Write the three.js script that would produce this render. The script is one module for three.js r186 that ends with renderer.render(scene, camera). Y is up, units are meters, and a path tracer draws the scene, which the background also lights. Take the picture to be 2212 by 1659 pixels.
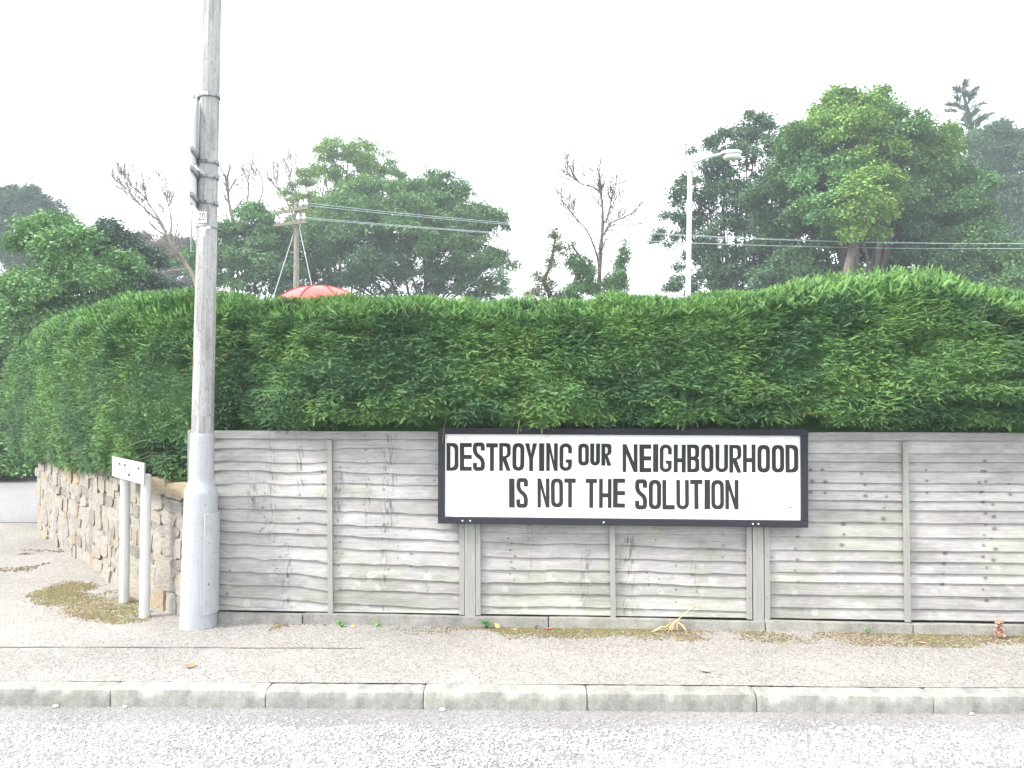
import * as THREE from 'three';
import { mergeGeometries } from 'three/addons/utils/BufferGeometryUtils.js';

// ---------------------------------------------------------------- camera, sky, sun, exposure
const scene = new THREE.Scene();
const EYE = 1.55;
const camera = new THREE.PerspectiveCamera(51.0, 1024 / 768, 0.05, 900);
camera.position.set(0, EYE, 0);
camera.lookAt(0, EYE + 0.01178, -1);
const renderer = new THREE.WebGLRenderer({ antialias: true });
renderer.toneMapping = THREE.LinearToneMapping;
renderer.toneMappingExposure = 3.2;
renderer.shadowMap.enabled = true;
{
  const W = 128, H = 64, data = new Float32Array(W * H * 4);
  for (let j = 0; j < H; j++) for (let i = 0; i < W; i++) {
    const el = (j + 0.5) / H * Math.PI - Math.PI / 2;            // bright even overcast, a little stronger overhead
    const s = Math.max(0, Math.sin(el));
    const L = 0.95 * (0.86 + 0.34 * s);
    const o = (j * W + i) * 4;
    data[o] = L * 0.97; data[o + 1] = L * 0.995; data[o + 2] = L * 1.05; data[o + 3] = 1;
  }
  const sky = new THREE.DataTexture(data, W, H, THREE.RGBAFormat, THREE.FloatType);
  sky.mapping = THREE.EquirectangularReflectionMapping; sky.magFilter = THREE.LinearFilter; sky.needsUpdate = true;
  scene.background = sky; scene.environment = sky;
}
const sun = new THREE.DirectionalLight(new THREE.Color(1, 0.96, 0.88), 2.0);
sun.position.set(-19, 18, -1); sun.target.position.set(0, 0, -8);
sun.castShadow = true; sun.shadow.radius = 26;
sun.shadow.mapSize.set(2048, 2048);
Object.assign(sun.shadow.camera, { left: -30, right: 30, top: 30, bottom: -30, near: 0.5, far: 120 });
scene.add(sun, sun.target);
scene.fog = new THREE.FogExp2(new THREE.Color(0.82, 0.9, 1.0), 0.0027);

// ---------------------------------------------------------------- helpers
let seed = 1;
const srand = s => { seed = s >>> 0; };
function rnd() { seed = (seed + 0x6D2B79F5) >>> 0; let t = seed; t = Math.imul(t ^ (t >>> 15), t | 1); t ^= t + Math.imul(t ^ (t >>> 7), t | 61); return ((t ^ (t >>> 14)) >>> 0) / 4294967296; }
const rr = (a, b) => a + (b - a) * rnd();
const gauss = () => (rnd() + rnd() + rnd() + rnd() - 2) * 0.85;
const clamp = (x, a = 0, b = 1) => Math.min(b, Math.max(a, x));
const lerp = (a, b, t) => a + (b - a) * t;
const smooth = (a, b, x) => { const t = clamp((x - a) / (b - a)); return t * t * (3 - 2 * t); };
function h2(x, y, s) { let h = Math.imul(x, 374761393) ^ Math.imul(y, 668265263) ^ Math.imul(s, 1274126177); h = Math.imul(h ^ (h >>> 13), 1274126177); return ((h ^ (h >>> 16)) >>> 0) / 4294967296; }
function vn(x, y, s = 0, per = 0) {                                        // value noise, optional period
  const xi = Math.floor(x), yi = Math.floor(y); let fx = x - xi, fy = y - yi;
  fx = fx * fx * (3 - 2 * fx); fy = fy * fy * (3 - 2 * fy);
  const w = v => per ? ((v % per) + per) % per : v;
  const a = h2(w(xi), w(yi), s), b = h2(w(xi + 1), w(yi), s), c = h2(w(xi), w(yi + 1), s), d = h2(w(xi + 1), w(yi + 1), s);
  return a + (b - a) * fx + (c - a) * fy + (a - b - c + d) * fx * fy;
}
const fbm = (x, y, s = 0, n = 4) => { let v = 0, a = 0.5, k = 1; for (let i = 0; i < n; i++) { v += a * vn(x * k, y * k, s + i); a *= 0.5; k *= 2.03; } return v / (1 - Math.pow(0.5, n)); };
const vn3 = (x, y, z, s = 0) => { const zi = Math.floor(z), f = z - zi, u = f * f * (3 - 2 * f); return lerp(vn(x + zi * 17.3, y - zi * 9.1, s), vn(x + (zi + 1) * 17.3, y - (zi + 1) * 9.1, s), u); };
// a point seen on a given bearing and height line of the survey sheet, at a given distance in metres
const at = (px, py, d) => new THREE.Vector3((px - 1106) / 1740 * d, EYE - (py - 850) / 1740 * d, -d);
const V = (x, y, z) => new THREE.Vector3(x, y, z);
const enc = v => { v = clamp(v); return Math.round(255 * (v <= 0.0031308 ? v * 12.92 : 1.055 * Math.pow(v, 1 / 2.4) - 0.055)); };
function tex(w, h, fn, srgb = true, repeat = true) {
  const d = new Uint8Array(w * h * 4);
  for (let y = 0; y < h; y++) for (let x = 0; x < w; x++) {
    const c = fn(x, y), o = (y * w + x) * 4;
    for (let k = 0; k < 3; k++) d[o + k] = srgb ? enc(c[k]) : Math.round(255 * clamp(c[k]));
    d[o + 3] = 255;
  }
  const t = new THREE.DataTexture(d, w, h, THREE.RGBAFormat);
  t.magFilter = THREE.LinearFilter; t.minFilter = THREE.LinearMipmapLinearFilter; t.generateMipmaps = true;
  if (srgb) t.colorSpace = THREE.SRGBColorSpace;
  if (repeat) t.wrapS = t.wrapT = THREE.RepeatWrapping;
  t.needsUpdate = true; return t;
}
const C = (r, g, b) => new THREE.Color().setRGB(r, g, b);
const mat = (r, g, b, o = {}) => new THREE.MeshStandardMaterial({ color: C(r, g, b), roughness: 0.85, ...o });
const names = {};
function numbered(n) { const k = names[n] = (names[n] ?? -1) + 1; return k ? `${n}_${String(k).padStart(3, '0')}` : n; }
function mark(o) { o.traverse(m => { if (m.isMesh) { m.castShadow = m.receiveShadow = true; } }); return o; }
function thing(name, label, category, pos = [0, 0, 0], turn = 0, group) {
  const o = new THREE.Group(); o.name = numbered(name); o.position.set(...pos); o.rotation.y = turn;
  o.userData = { label, category }; if (group) o.userData.group = group;
  scene.add(o); return o;
}
function part(name, geo, m, parent, extra) {
  const g = Array.isArray(geo) ? (geo.length > 1 ? mergeGeometries(geo.map(norm)) : geo[0]) : geo;
  const o = new THREE.Mesh(g, m); o.name = name; o.castShadow = o.receiveShadow = true; parent.add(o);
  if (extra) Object.assign(o.userData, extra);
  return o;
}
function norm(g) { const q = g.index ? g.toNonIndexed() : g; for (const k of Object.keys(q.attributes)) if (!['position', 'normal', 'uv'].includes(k)) q.deleteAttribute(k); if (!q.attributes.uv) q.setAttribute('uv', new THREE.BufferAttribute(new Float32Array(q.attributes.position.count * 2), 2)); return q; }
function struct(name, geo, m) { const o = part(name, geo, m, scene); o.name = numbered(name); o.userData.kind = 'structure'; return o; }
const bx = (w, h, d, x = 0, y = 0, z = 0) => new THREE.BoxGeometry(w, h, d).translate(x, y, z);
const cyl = (r0, r1, h, n = 16, x = 0, y = 0, z = 0) => new THREE.CylinderGeometry(r1, r0, h, n).translate(x, y, z);
function tube(pts, radii, sides = 6) {                                     // tapered tube through points
  const pos = [], idx = [], uv = []; const n = pts.length; let up = V(0.31, 0.2, 0.93); let run = 0;
  for (let i = 0; i < n; i++) {
    const t = pts[Math.min(n - 1, i + 1)].clone().sub(pts[Math.max(0, i - 1)]).normalize();
    const a = up.clone().cross(t).normalize(), b = t.clone().cross(a).normalize(); up = b.clone().cross(a).lengthSq() ? up : up;
    if (i) run += pts[i].distanceTo(pts[i - 1]);
    const r = typeof radii === 'number' ? radii : radii[i];
    for (let k = 0; k <= sides; k++) { const th = k / sides * Math.PI * 2; const p = pts[i].clone().addScaledVector(a, Math.cos(th) * r).addScaledVector(b, Math.sin(th) * r); pos.push(p.x, p.y, p.z); uv.push(k / sides, run); }
  }
  const s1 = sides + 1;
  for (let i = 0; i < n - 1; i++) for (let k = 0; k < sides; k++) { const a = i * s1 + k, b = a + 1, c = a + s1, d = c + 1; idx.push(a, c, b, b, c, d); }
  const g = new THREE.BufferGeometry(); g.setAttribute('position', new THREE.Float32BufferAttribute(pos, 3)); g.setAttribute('uv', new THREE.Float32BufferAttribute(uv, 2)); g.setIndex(idx); g.computeVertexNormals(); return g;
}
function grid(nx, ny, fn, uvfn) {                                          // sheet from a function of (u, v)
  const pos = [], uv = [], idx = [];
  for (let j = 0; j <= ny; j++) for (let i = 0; i <= nx; i++) { const p = fn(i / nx, j / ny); pos.push(p[0], p[1], p[2]); const q = uvfn ? uvfn(i / nx, j / ny, p) : [i / nx, j / ny]; uv.push(q[0], q[1]); }
  for (let j = 0; j < ny; j++) for (let i = 0; i < nx; i++) { const a = j * (nx + 1) + i, b = a + 1, c = a + nx + 1, d = c + 1; idx.push(a, b, c, b, d, c); }
  const g = new THREE.BufferGeometry(); g.setAttribute('position', new THREE.Float32BufferAttribute(pos, 3)); g.setAttribute('uv', new THREE.Float32BufferAttribute(uv, 2)); g.setIndex(idx); g.computeVertexNormals(); return g;
}
const M4 = new THREE.Matrix4(), Q = new THREE.Quaternion(), S3 = V(1, 1, 1);
function instanced(name, geo, m, list, parent) {                           // list of {p, q, s, c}
  const o = new THREE.InstancedMesh(geo, m, list.length); o.name = name;
  list.forEach((e, i) => { S3.set(e.s, e.s, e.s); if (e.sv) S3.copy(e.sv); o.setMatrixAt(i, M4.compose(e.p, e.q, S3)); o.setColorAt(i, e.c); });
  o.castShadow = o.receiveShadow = true; o.userData.kind = 'stuff'; parent.add(o); return o;
}
const Y = V(0, 1, 0);
function orient(dir, roll = 0) {                                           // +y along dir, then rolled about it
  const q = new THREE.Quaternion().setFromUnitVectors(Y, dir.clone().normalize());
  return q.multiply(new THREE.Quaternion().setFromAxisAngle(Y, roll));
}
const BX = V(0, 0, 0), BZ = V(0, 0, 0), MB = new THREE.Matrix4();
function lay(dir, n) {                                                     // +y along dir, blade face turned mostly to the sky
  BZ.set(gauss() * 0.55, 1, gauss() * 0.55).addScaledVector(n, 0.55); BX.crossVectors(dir, BZ).normalize(); BZ.crossVectors(BX, dir).normalize();
  return new THREE.Quaternion().setFromRotationMatrix(MB.makeBasis(BX, dir, BZ));
}
const eul = (a, b, c) => new THREE.Quaternion().setFromEuler(new THREE.Euler(a, b, c));

// ---------------------------------------------------------------- ground, road, pavement, kerb
const fenceD = x => 5.44 - 0.055 * x;                                      // distance of the fence face
const kerbD = x => 4.25 - 0.021 * x;
const paveY = (x, d) => -0.02 * clamp((fenceD(x) - d) / 1.2, -0.2, 1.2);

const asphaltTex = tex(1024, 1024, (x, y) => {
  const s = 1024 / 64;
  const a = vn(x / 4, y / 4, 3, 256), b = vn(x / 9, y / 9.14, 4, 0), c = vn(x / 2, y / 2, 5, 512), e = vn(x / s, y / s, 8, 64);
  let v = 0.78 + 0.3 * (a - 0.5) + 0.22 * (b - 0.5) + 0.2 * (c - 0.5) + 0.12 * (e - 0.5);
  if (a > 0.8) v += 0.22 * (a - 0.8) / 0.2;
  if (a < 0.2 && b < 0.45) v *= 0.62;
  return [v, v * 0.985, v * 0.965];
});
const asphaltBump = tex(1024, 1024, (x, y) => { const v = 0.55 * vn(x / 4, y / 4, 3, 256) + 0.3 * vn(x / 9, y / 9.14, 4) + 0.15 * vn(x / 2, y / 2, 5, 512); return [v, v, v]; }, false);
const groundMat = (r, g, b, o = {}) => mat(r, g, b, { map: asphaltTex, bumpMap: asphaltBump, bumpScale: 0.006, roughness: 0.95, vertexColors: true, ...o });
function paint(geo, fn) { const p = geo.attributes.position, c = new Float32Array(p.count * 3); for (let i = 0; i < p.count; i++) { const k = fn(p.getX(i), p.getY(i), p.getZ(i)); c.set(k, i * 3); } geo.setAttribute('color', new THREE.BufferAttribute(c, 3)); return geo; }
const mottled = (amt, s) => (x, y, z) => { const v = 1 + amt * (fbm(x * 1.7, z * 1.7, s) - 0.5) + amt * 0.6 * (fbm(x * 6, z * 6, s + 9) - 0.5); return [v, v * (1 - 0.02 * vn(x, z, s + 3)), v * (1 - 0.05 * vn(x * 0.8, z * 0.8, s + 5))]; };

struct('ground', paint(new THREE.PlaneGeometry(700, 700, 40, 40).rotateX(-Math.PI / 2).translate(0, -0.16, -150), mottled(0.3, 2)), mat(0.07, 0.09, 0.035, { vertexColors: true, roughness: 1 }));
// carriageway: from behind the camera to the kerb
struct('road', paint(grid(160, 60, (u, v) => { const x = lerp(-14, 14, u), d = lerp(-6, kerbD(x) - 0.0, v); return [x, -0.112 + 0.006 * (fbm(x * 2, d * 2, 6) - 0.5), -d]; }, (u, v, p) => [p[0] / 1.2, p[2] / 1.2]), mottled(0.4, 11)), groundMat(0.27, 0.27, 0.275));
// pavement: strip along the fence, opening out round the corner to the side street
struct('pavement', paint(grid(220, 120, (u, v) => { const x = lerp(-14, 14, u), k = kerbD(x) + 0.114; const far = lerp(fenceD(x) + 0.4, 11.5, smooth(-1.6, -2.6, x)); const d = lerp(k, far, Math.pow(v, 1.25)); return [x, paveY(x, d) + 0.008 * (fbm(x * 1.5, d * 1.5, 16) - 0.5), -d]; }, (u, v, p) => [p[0] / 1.5, p[2] / 1.5]), mottled(0.42, 21)), groundMat(0.335, 0.322, 0.308));
struct('side_road', paint(grid(60, 60, (u, v) => { const a = [-30, -10.6], b = [-5.2, -9.6], c = [-30, -40], e = [-12, -40]; const x = lerp(lerp(a[0], b[0], u), lerp(c[0], e[0], u), v), z = lerp(lerp(a[1], b[1], u), lerp(c[1], e[1], u), v); return [x, 0.012, z]; }, (u, v, p) => [p[0] / 1.7, p[2] / 1.7]), mottled(0.2, 31)), groundMat(0.29, 0.29, 0.3));
// tarred joint between the old and new pavement surfacing
{
  const pts = []; for (let i = 0; i <= 40; i++) { const x = lerp(-3.4, -0.9, i / 40); const d = 4.93 - 0.012 * x + 0.012 * (fbm(x * 4, 3, 40) - 0.5); pts.push([x, d]); }
  const pos = [], idx = []; pts.forEach(([x, d], i) => { const w = 0.0025 + 0.004 * vn(x * 9, 1, 41); for (const s of [-1, 1]) pos.push(x, paveY(x, d) + 0.008 * (fbm(x * 1.5, d * 1.5, 16) - 0.5) + 0.004, -(d + s * w)); if (i) { const a = i * 2 - 2; idx.push(a, a + 2, a + 1, a + 1, a + 2, a + 3); } });
  const g = new THREE.BufferGeometry(); g.setAttribute('position', new THREE.Float32BufferAttribute(pos, 3)); g.setIndex(idx); g.computeVertexNormals();
  struct('pavement_joint', g, mat(0.1, 0.09, 0.085));
}
// kerb stones
const concreteTex = tex(512, 512, (x, y) => { const a = vn(x / 4, y / 4, 51, 128), b = fbm(x / 40, y / 40, 52), c = vn(x / 14, y / 60, 53); let v = 0.74 + 0.22 * (a - 0.5) + 0.5 * (b - 0.5) + 0.16 * (c - 0.5); const g = smooth(0.5, 0.75, fbm(x / 60 + 9, y / 30, 57)); return [v * (1 - 0.03 * g), v * (1 - 0.015 * g), v * (0.96 - 0.08 * g)]; });
{
  const kerb = new THREE.Group(); kerb.name = 'kerb'; kerb.userData.kind = 'structure'; scene.add(kerb);
  const m = [0.37, 0.34, 0.385, 0.355].map((v, i) => mat(v, v * 0.99, v * (0.93 + 0.01 * i), { map: concreteTex, bumpMap: concreteTex, bumpScale: 0.002, roughness: 0.95 }));
  const xs = [-7.05, -6.2, -5.35, -4.5, -3.66, -2.98, -2.135, -1.306, -0.467, 0.395, 1.282, 2.194, 3.12, 4.0, 4.9, 5.8, 6.7];
  for (let i = 0; i < xs.length - 1; i++) {
    const L = xs[i + 1] - xs[i] - 0.005, xm = (xs[i] + xs[i + 1]) / 2; const g = new THREE.BoxGeometry(L, 0.3, 0.122, 40, 14, 6); const p = g.attributes.position, uv = g.attributes.uv;
    const ox = rnd() * 40;
    for (let k = 0; k < p.count; k++) {
      let x = p.getX(k), y = p.getY(k), z = p.getZ(k); const ex = L / 2 - Math.abs(x), ey = 0.15 - y, ez = 0.061 - z;
      if (ez < 0.03 && ey < 0.03) { const r = 0.012 + 0.008 * vn(x * 7 + ox, 2, 61), dy = ey / r, dz = ez / r; if (dy < 1 && dz < 1) { const q = Math.hypot(1 - dy, 1 - dz); if (q > 1) { y = 0.15 - r * (1 - (1 - dy) / q); z = 0.061 - r * (1 - (1 - dz) / q); } } }
      if (ex < 0.012) { y -= 0.004 * (1 - ex / 0.012); z -= 0.004 * (1 - ex / 0.012); }
      const chip = smooth(0.72, 0.85, vn(x * 11 + ox, 5, 62)) * smooth(0.05, 0.0, Math.min(ey, 0.2)) * smooth(0.05, 0, Math.min(ez, 0.2));
      y += 0.004 * (vn(x * 30 + ox, z * 30, 63) - 0.5) - 0.012 * chip; z += 0.005 * (vn(x * 22 + ox, y * 26, 64) - 0.5) + 0.004 * (vn(x * 5 + ox, y * 6, 65) - 0.5) - 0.012 * chip;
      p.setXYZ(k, x, y, z); uv.setXY(k, (x + ox) / 0.6, (y + z) / 0.6);
    }
    g.computeVertexNormals();
    const o = part('kerb_stone', g, m[i % 4], kerb); o.position.set(xm, -0.172 + rr(-0.003, 0.003), -(kerbD(xm) + 0.061)); o.rotation.y = -0.021; o.rotation.z = rr(-0.003, 0.003);
  }
}
// chippings rolled into the road surface
{
  srand(71); const geo = new THREE.IcosahedronGeometry(1, 0); const p = geo.attributes.position; const jit = {};
  for (let i = 0; i < p.count; i++) { const k = [p.getX(i), p.getY(i), p.getZ(i)].map(v => v.toFixed(2)).join(); const f = jit[k] ??= rr(0.75, 1.2); p.setXYZ(i, p.getX(i) * f, p.getY(i) * f, p.getZ(i) * f); } geo.computeVertexNormals();
  const list = [];
  for (let i = 0; i < 95000; i++) {
    const x = rr(-4.2, 4.2), d = kerbD(x) - 0.12 - 1.75 * rnd(), edge = kerbD(x) - d;
    if (edge < 0.17 + 0.1 * vn(x * 5, d * 5, 72) && rnd() > 0.12) continue;
    if (vn(x * 14, d * 14, 73) < 0.2 && rnd() > 0.35) continue;
    const s = rr(0.004, 0.0088), v = rr(0.27, 0.47), w = rr(-0.02, 0.02);
    list.push({ p: V(x, -0.112 + s * 0.15, -d), q: eul(rr(-0.3, 0.3), rr(0, 6.3), rr(-0.3, 0.3)), sv: V(s * rr(0.9, 1.5), s * rr(0.45, 0.75), s), c: C(v + w, v, v - w) });
  }
  const o = instanced('road_chippings', geo, mat(1, 1, 1, { roughness: 0.85 }), list, scene);
  Object.assign(o.userData, { label: 'pale stone chippings rolled into the road surface beside the kerb', category: 'chippings' });
  const l2 = [];
  for (let i = 0; i < 34000; i++) {
    const x = rr(-4.2, 4.4); const d = x < -2.3 ? lerp(kerbD(x) + 0.13, 7.5, Math.pow(rnd(), 1.6)) : lerp(kerbD(x) + 0.13, fenceD(x) - 0.03, rnd());
    if (vn(x * 3, d * 3, 75) < rr(0, 0.5) + 0.3 * (x < -2.3 && d > 4.95)) continue;
    const s = rr(0.0016, 0.0042), t = rnd(), v = t < 0.6 ? rr(0.3, 0.46) : rr(0.1, 0.24), w = rr(0, 0.03);
    l2.push({ p: V(x, paveY(x, d) + 0.004 * (fbm(x * 1.5, d * 1.5, 16) - 0.5) * 2 + s * 0.15, -d), q: eul(rr(-0.3, 0.3), rr(0, 6.3), 0), sv: V(s * rr(0.9, 1.6), s * 0.6, s), c: C(v + w, v, v - w) });
  }
  const o2 = instanced('pavement_grit', geo, mat(1, 1, 1), l2, scene);
  Object.assign(o2.userData, { label: 'fine pale grit worn out of the pavement surface', category: 'grit' });
}

// ---------------------------------------------------------------- timber fence
const PY0 = 0.062, PH = 1.232;                                            // panel foot and height
function panelTexture(kind) {
  srand(100 + kind);
  const W = 1024, H = 768, knots = [], marks = [];
  if (kind === 2) {
    for (const [u, a, b] of [[0.165, 0.2, 0.36], [0.215, 0.2, 0.36], [0.355, 0.22, 0.38], [0.43, 0.34, 0.48], [0.285, 0.49, 0.62], [0.57, 0.2, 0.32], [0.76, 0.2, 0.33], [0.86, 0.27, 0.37], [0.775, 0.15, 0.9], [0.805, 0.38, 0.72], [0.635, 0.64, 0.86], [0.12, 0.5, 0.8], [0.13, 0.3, 0.4]])
      for (let v = a; v < b; v += 0.052 + 0.012 * rnd()) knots.push([u + rr(-0.008, 0.008), v, rr(3, 6.5)]);
  } else {
    for (let i = 0; i < 26; i++) { const u = rnd(), a = rr(0, 0.8), b = a + rr(0.08, 0.3); for (let v = a; v < b; v += 0.065) if (rnd() < 0.7) knots.push([u + rr(-0.008, 0.008), v, rr(1.5, 3.8)]); }
    const cols = kind === 0 ? [[0.27, 0.03, 0.62, 0.022], [0.385, 0.02, 0.34, 0.016], [0.2, 0.2, 0.5, 0.02], [0.72, 0.03, 0.52, 0.03], [0.7, 0.52, 0.99, 0.018], [0.335, 0.62, 0.99, 0.02], [0.525, 0.2, 0.5, 0.02], [0.64, 0.26, 0.5, 0.012], [0.86, 0.72, 0.88, 0.012], [0.95, 0, 0.05, 0.02]] : [[0.4, 0.6, 0.95, 0.018], [0.56, 0.55, 0.99, 0.03], [0.8, 0.62, 0.95, 0.014], [0.5, 0.7, 0.99, 0.012], [0.2, 0.5, 0.8, 0.01]];
    for (const c of cols) marks.push(c);
  }
  const base = new Float32Array(W * H * 3);
  for (let y = 0; y < H; y++) for (let x = 0; x < W; x++) {
    const u = x / W, v = y / H;                                           // v runs down from the panel top
    const grain = fbm(u * 9 + kind * 31, v * 330, 111 + kind, 3), fine = vn(u * 60, v * 620, 115 + kind), blot = fbm(u * 7, v * 13, 117 + kind, 4), spot = fbm(u * 40, v * 60, 119, 3);
    let k = 0.335 * (1 + 0.4 * (grain - 0.5) + 0.24 * (fine - 0.5) + 0.55 * (blot - 0.5) + 0.25 * (spot - 0.5));
    for (const [mu, a, b, w] of marks) {                                  // rippled grain where the tree had branches
      const dx = (u - mu - 0.008 * (vn(v * 22, mu * 50, 123) - 0.5)) / w;
      if (v > a && v < b && Math.abs(dx) < 1.4) { const slant = (u - mu) * 1829 - v * 700 * (v > 0.5 ? -0.3 : 0.3); const st = smooth(0.5, 0.85, vn(slant / 9, v * 26 + mu * 30, 124)) * 0.6 + smooth(0.55, 0.9, vn(slant / 4, v * 34, 126)) * 0.4; k *= 1 - (1 - clamp(Math.abs(dx) / 1.4)) * 0.85 * st * smooth(0.3, 0.6, vn(mu * 90, v * 28, 125) + 0.2) + 0.12 * (1 - clamp(Math.abs(dx) / 1.4)) * (vn(slant / 6 + 40, v * 20, 128) - 0.4); }
    }
    let r = k * 1.02, g = k * 0.98, b = k * 0.95;
    const al = smooth(0.5, 0.72, fbm(u * 6 + 5, v * 9 + kind * 3, 127, 4) + 0.3 * (v - 0.72)) * (0.4 + 0.6 * spot); // green algae in blotches
    r *= 1 - 0.13 * al; g *= 1 - 0.05 * al; b *= 1 - 0.2 * al;
    const paleBlot = smooth(0.66, 0.74, fbm(u * 22, v * 22 + 7, 131, 3)) * smooth(0.62, 0.75, v + 0.25 * (blot - 0.5)); // paler blotches towards the foot
    r = lerp(r, 0.46, paleBlot * 0.5); g = lerp(g, 0.46, paleBlot * 0.5); b = lerp(b, 0.43, paleBlot * 0.5);
    const o = (y * W + x) * 3; base[o] = r; base[o + 1] = g; base[o + 2] = b;
  }
  for (const [ku, kv, kr] of knots) {
    const cx = ku * W, cy = kv * H, R = kr;
    for (let y = Math.max(0, cy - 12 | 0); y < Math.min(H, cy + 12); y++) for (let x = Math.max(0, cx - 22 | 0); x < Math.min(W, cx + 22); x++) {
      const q = Math.hypot((x - cx) / 1.15, y - cy) / R, f = q < 1 ? 0.42 : q < 2.2 ? lerp(0.74, 1, (q - 1) / 1.2) : 1, o = (y * W + x) * 3; base[o] *= f; base[o + 1] *= f; base[o + 2] *= f;
    }
  }
  return tex(W, H, (x, y) => { const o = ((H - 1 - y) * W + x) * 3; return [base[o], base[o + 1], base[o + 2]]; });
}
const postTex = tex(256, 1024, (x, y) => { const g = fbm(x / 6, y / 160, 141, 3), b = fbm(x / 50, y / 60, 143), f = vn(x / 2.2, y / 60, 145); const v = 0.3 * (1 + 0.5 * (g - 0.5) + 0.4 * (b - 0.5) + 0.25 * (f - 0.5)); const al = smooth(0.5, 0.7, b); return [v * (1 - 0.1 * al), v * 0.985, v * (0.955 - 0.15 * al)]; });
const postMat = mat(1, 0.99, 0.975, { map: postTex, bumpMap: postTex, bumpScale: 0.003, roughness: 0.95 });
const fence = thing('timber_fence', 'weathered grey lap-panel timber fence under the hedge, behind the lettered board', 'fence', [0, 0, 0]);
fence.rotation.y = -0.055; fence.position.set(0, 0, -5.44);                 // local x runs along the fence, z towards the road
function slat(w, top, bot, uvH) {                                         // top, bot: functions of s; a tapered board, proud at its lower edge
  const n = 36, rows = [];
  const R = (f, z) => rows.push([f, z]);
  R(s => top(s), 0.003); R(s => lerp(top(s), bot(s), 0.5), 0.0105); R(s => bot(s) + 0.006, 0.0186); R(s => bot(s) + 0.0012, 0.0183); R(s => bot(s), 0.0165); R(s => bot(s), 0.0065); R(s => top(s), -0.002);
  return grid(n, rows.length - 1, (u, v) => { const k = Math.round(v * (rows.length - 1)); const s = u * w; return [s, rows[k][0](s), rows[k][1] + 0.003 * (vn(s * 5, rows[k][0](s) * 16, 151) - 0.5) * (k < 5 ? 1 : 0)]; }, (u, v, p) => [u, p[1] / PH]);
}
function fencePanel(kind, x0, seamsL, seamsM, seamsR, wave) {
  const g = new THREE.Group(); g.name = 'panel'; g.position.set(x0, PY0, 0); fence.add(g);
  const t = panelTexture(kind), w = 1.829;
  const mats = [1.08, 0.94, 1.0, 1.14, 0.9].map(v => mat(v, v, v, { map: t, bumpMap: t, bumpScale: 0.0025, roughness: 0.95 }));
  const seam = i => s => { const u = s / w; let y = u < 0.5 ? lerp(seamsL[i], seamsM[i], u * 2) : lerp(seamsM[i], seamsR[i], u * 2 - 1);
    y += wave * (0.012 * (fbm(u * 6, i * 0.35, 160 + kind) - 0.5) * 2 + 0.010 * (vn(u * 16, i * 0.5, 163 + kind) - 0.5) + 0.006 * (vn(u * 48, i * 3.3, 165) - 0.5)) + 0.0015 * (vn(u * 120, i * 7, 167) - 0.5);
    return PH * (1 - y / 1.0) > 0.004 ? PH * (1 - y) : 0.004; };
  const N = seamsL.length;
  srand(170 + kind);
  for (let i = 0; i < N; i++) {
    const top = i ? (f => s => f(s) + 0.022)(seam(i - 1)) : () => PH - 0.03, bot = seam(i);
    const o = part('slat', slat(w, top, bot), mats[(i * 2 + kind + (rnd() * 5 | 0)) % 5], g); o.position.z = rr(-0.0015, 0.0015);
  }
  part('backing_board', bx(w, PH - 0.03, 0.004, w / 2, PH / 2, -0.012), mat(0.16, 0.15, 0.14), g);
  // capping rail, side battens, centre batten
  const bat = (W, H, D, x, y, z, lean) => { const o = part('batten', new THREE.BoxGeometry(W, H, D, 2, 20, 1), postMat, g); const p = o.geometry.attributes.position; for (let k = 0; k < p.count; k++) { const yy = p.getY(k); p.setX(k, p.getX(k) + 0.002 * (vn(yy * 9, x * 5, 171) - 0.5)); } o.geometry.computeVertexNormals(); o.position.set(x, y, z); o.rotation.z = lean; return o; };
  bat(0.034, PH - 0.06, 0.02, w / 2, PH / 2 - 0.03, 0.034, 0.009);
  bat(0.033, PH - 0.004, 0.022, 0.0175, PH / 2, 0.029, 0.004); bat(0.033, PH - 0.004, 0.022, w - 0.0175, PH / 2, 0.029, 0.004);
  const cap = new THREE.BoxGeometry(w - 0.004, 0.052, 0.03, 40, 2, 1); const cp = cap.attributes.position; for (let k = 0; k < cp.count; k++) cp.setY(k, cp.getY(k) + 0.006 * (vn(cp.getX(k) * 3, kind, 172) - 0.5)); cap.computeVertexNormals();
  { const uv = cap.attributes.uv; for (let k = 0; k < uv.count; k++) uv.setXY(k, cp.getX(k) / w + 0.5, 0.96 + cp.getY(k)); }
  const c = part('capping_rail', cap, mats[1], g); c.position.set(w / 2, PH - 0.026, 0.012);
  for (const yy of [0.12, 0.45, 0.8, 1.1]) for (const xx of [0.018, w / 2, w - 0.018]) { const nmesh = part('nail', new THREE.SphereGeometry(0.0035, 6, 4), nailMat, g); nmesh.position.set(xx + rr(-0.005, 0.005), yy + rr(-0.05, 0.05), 0.041); }
}
const nailMat = mat(0.12, 0.1, 0.09, { metalness: 0.6, roughness: 0.6 });
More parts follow.
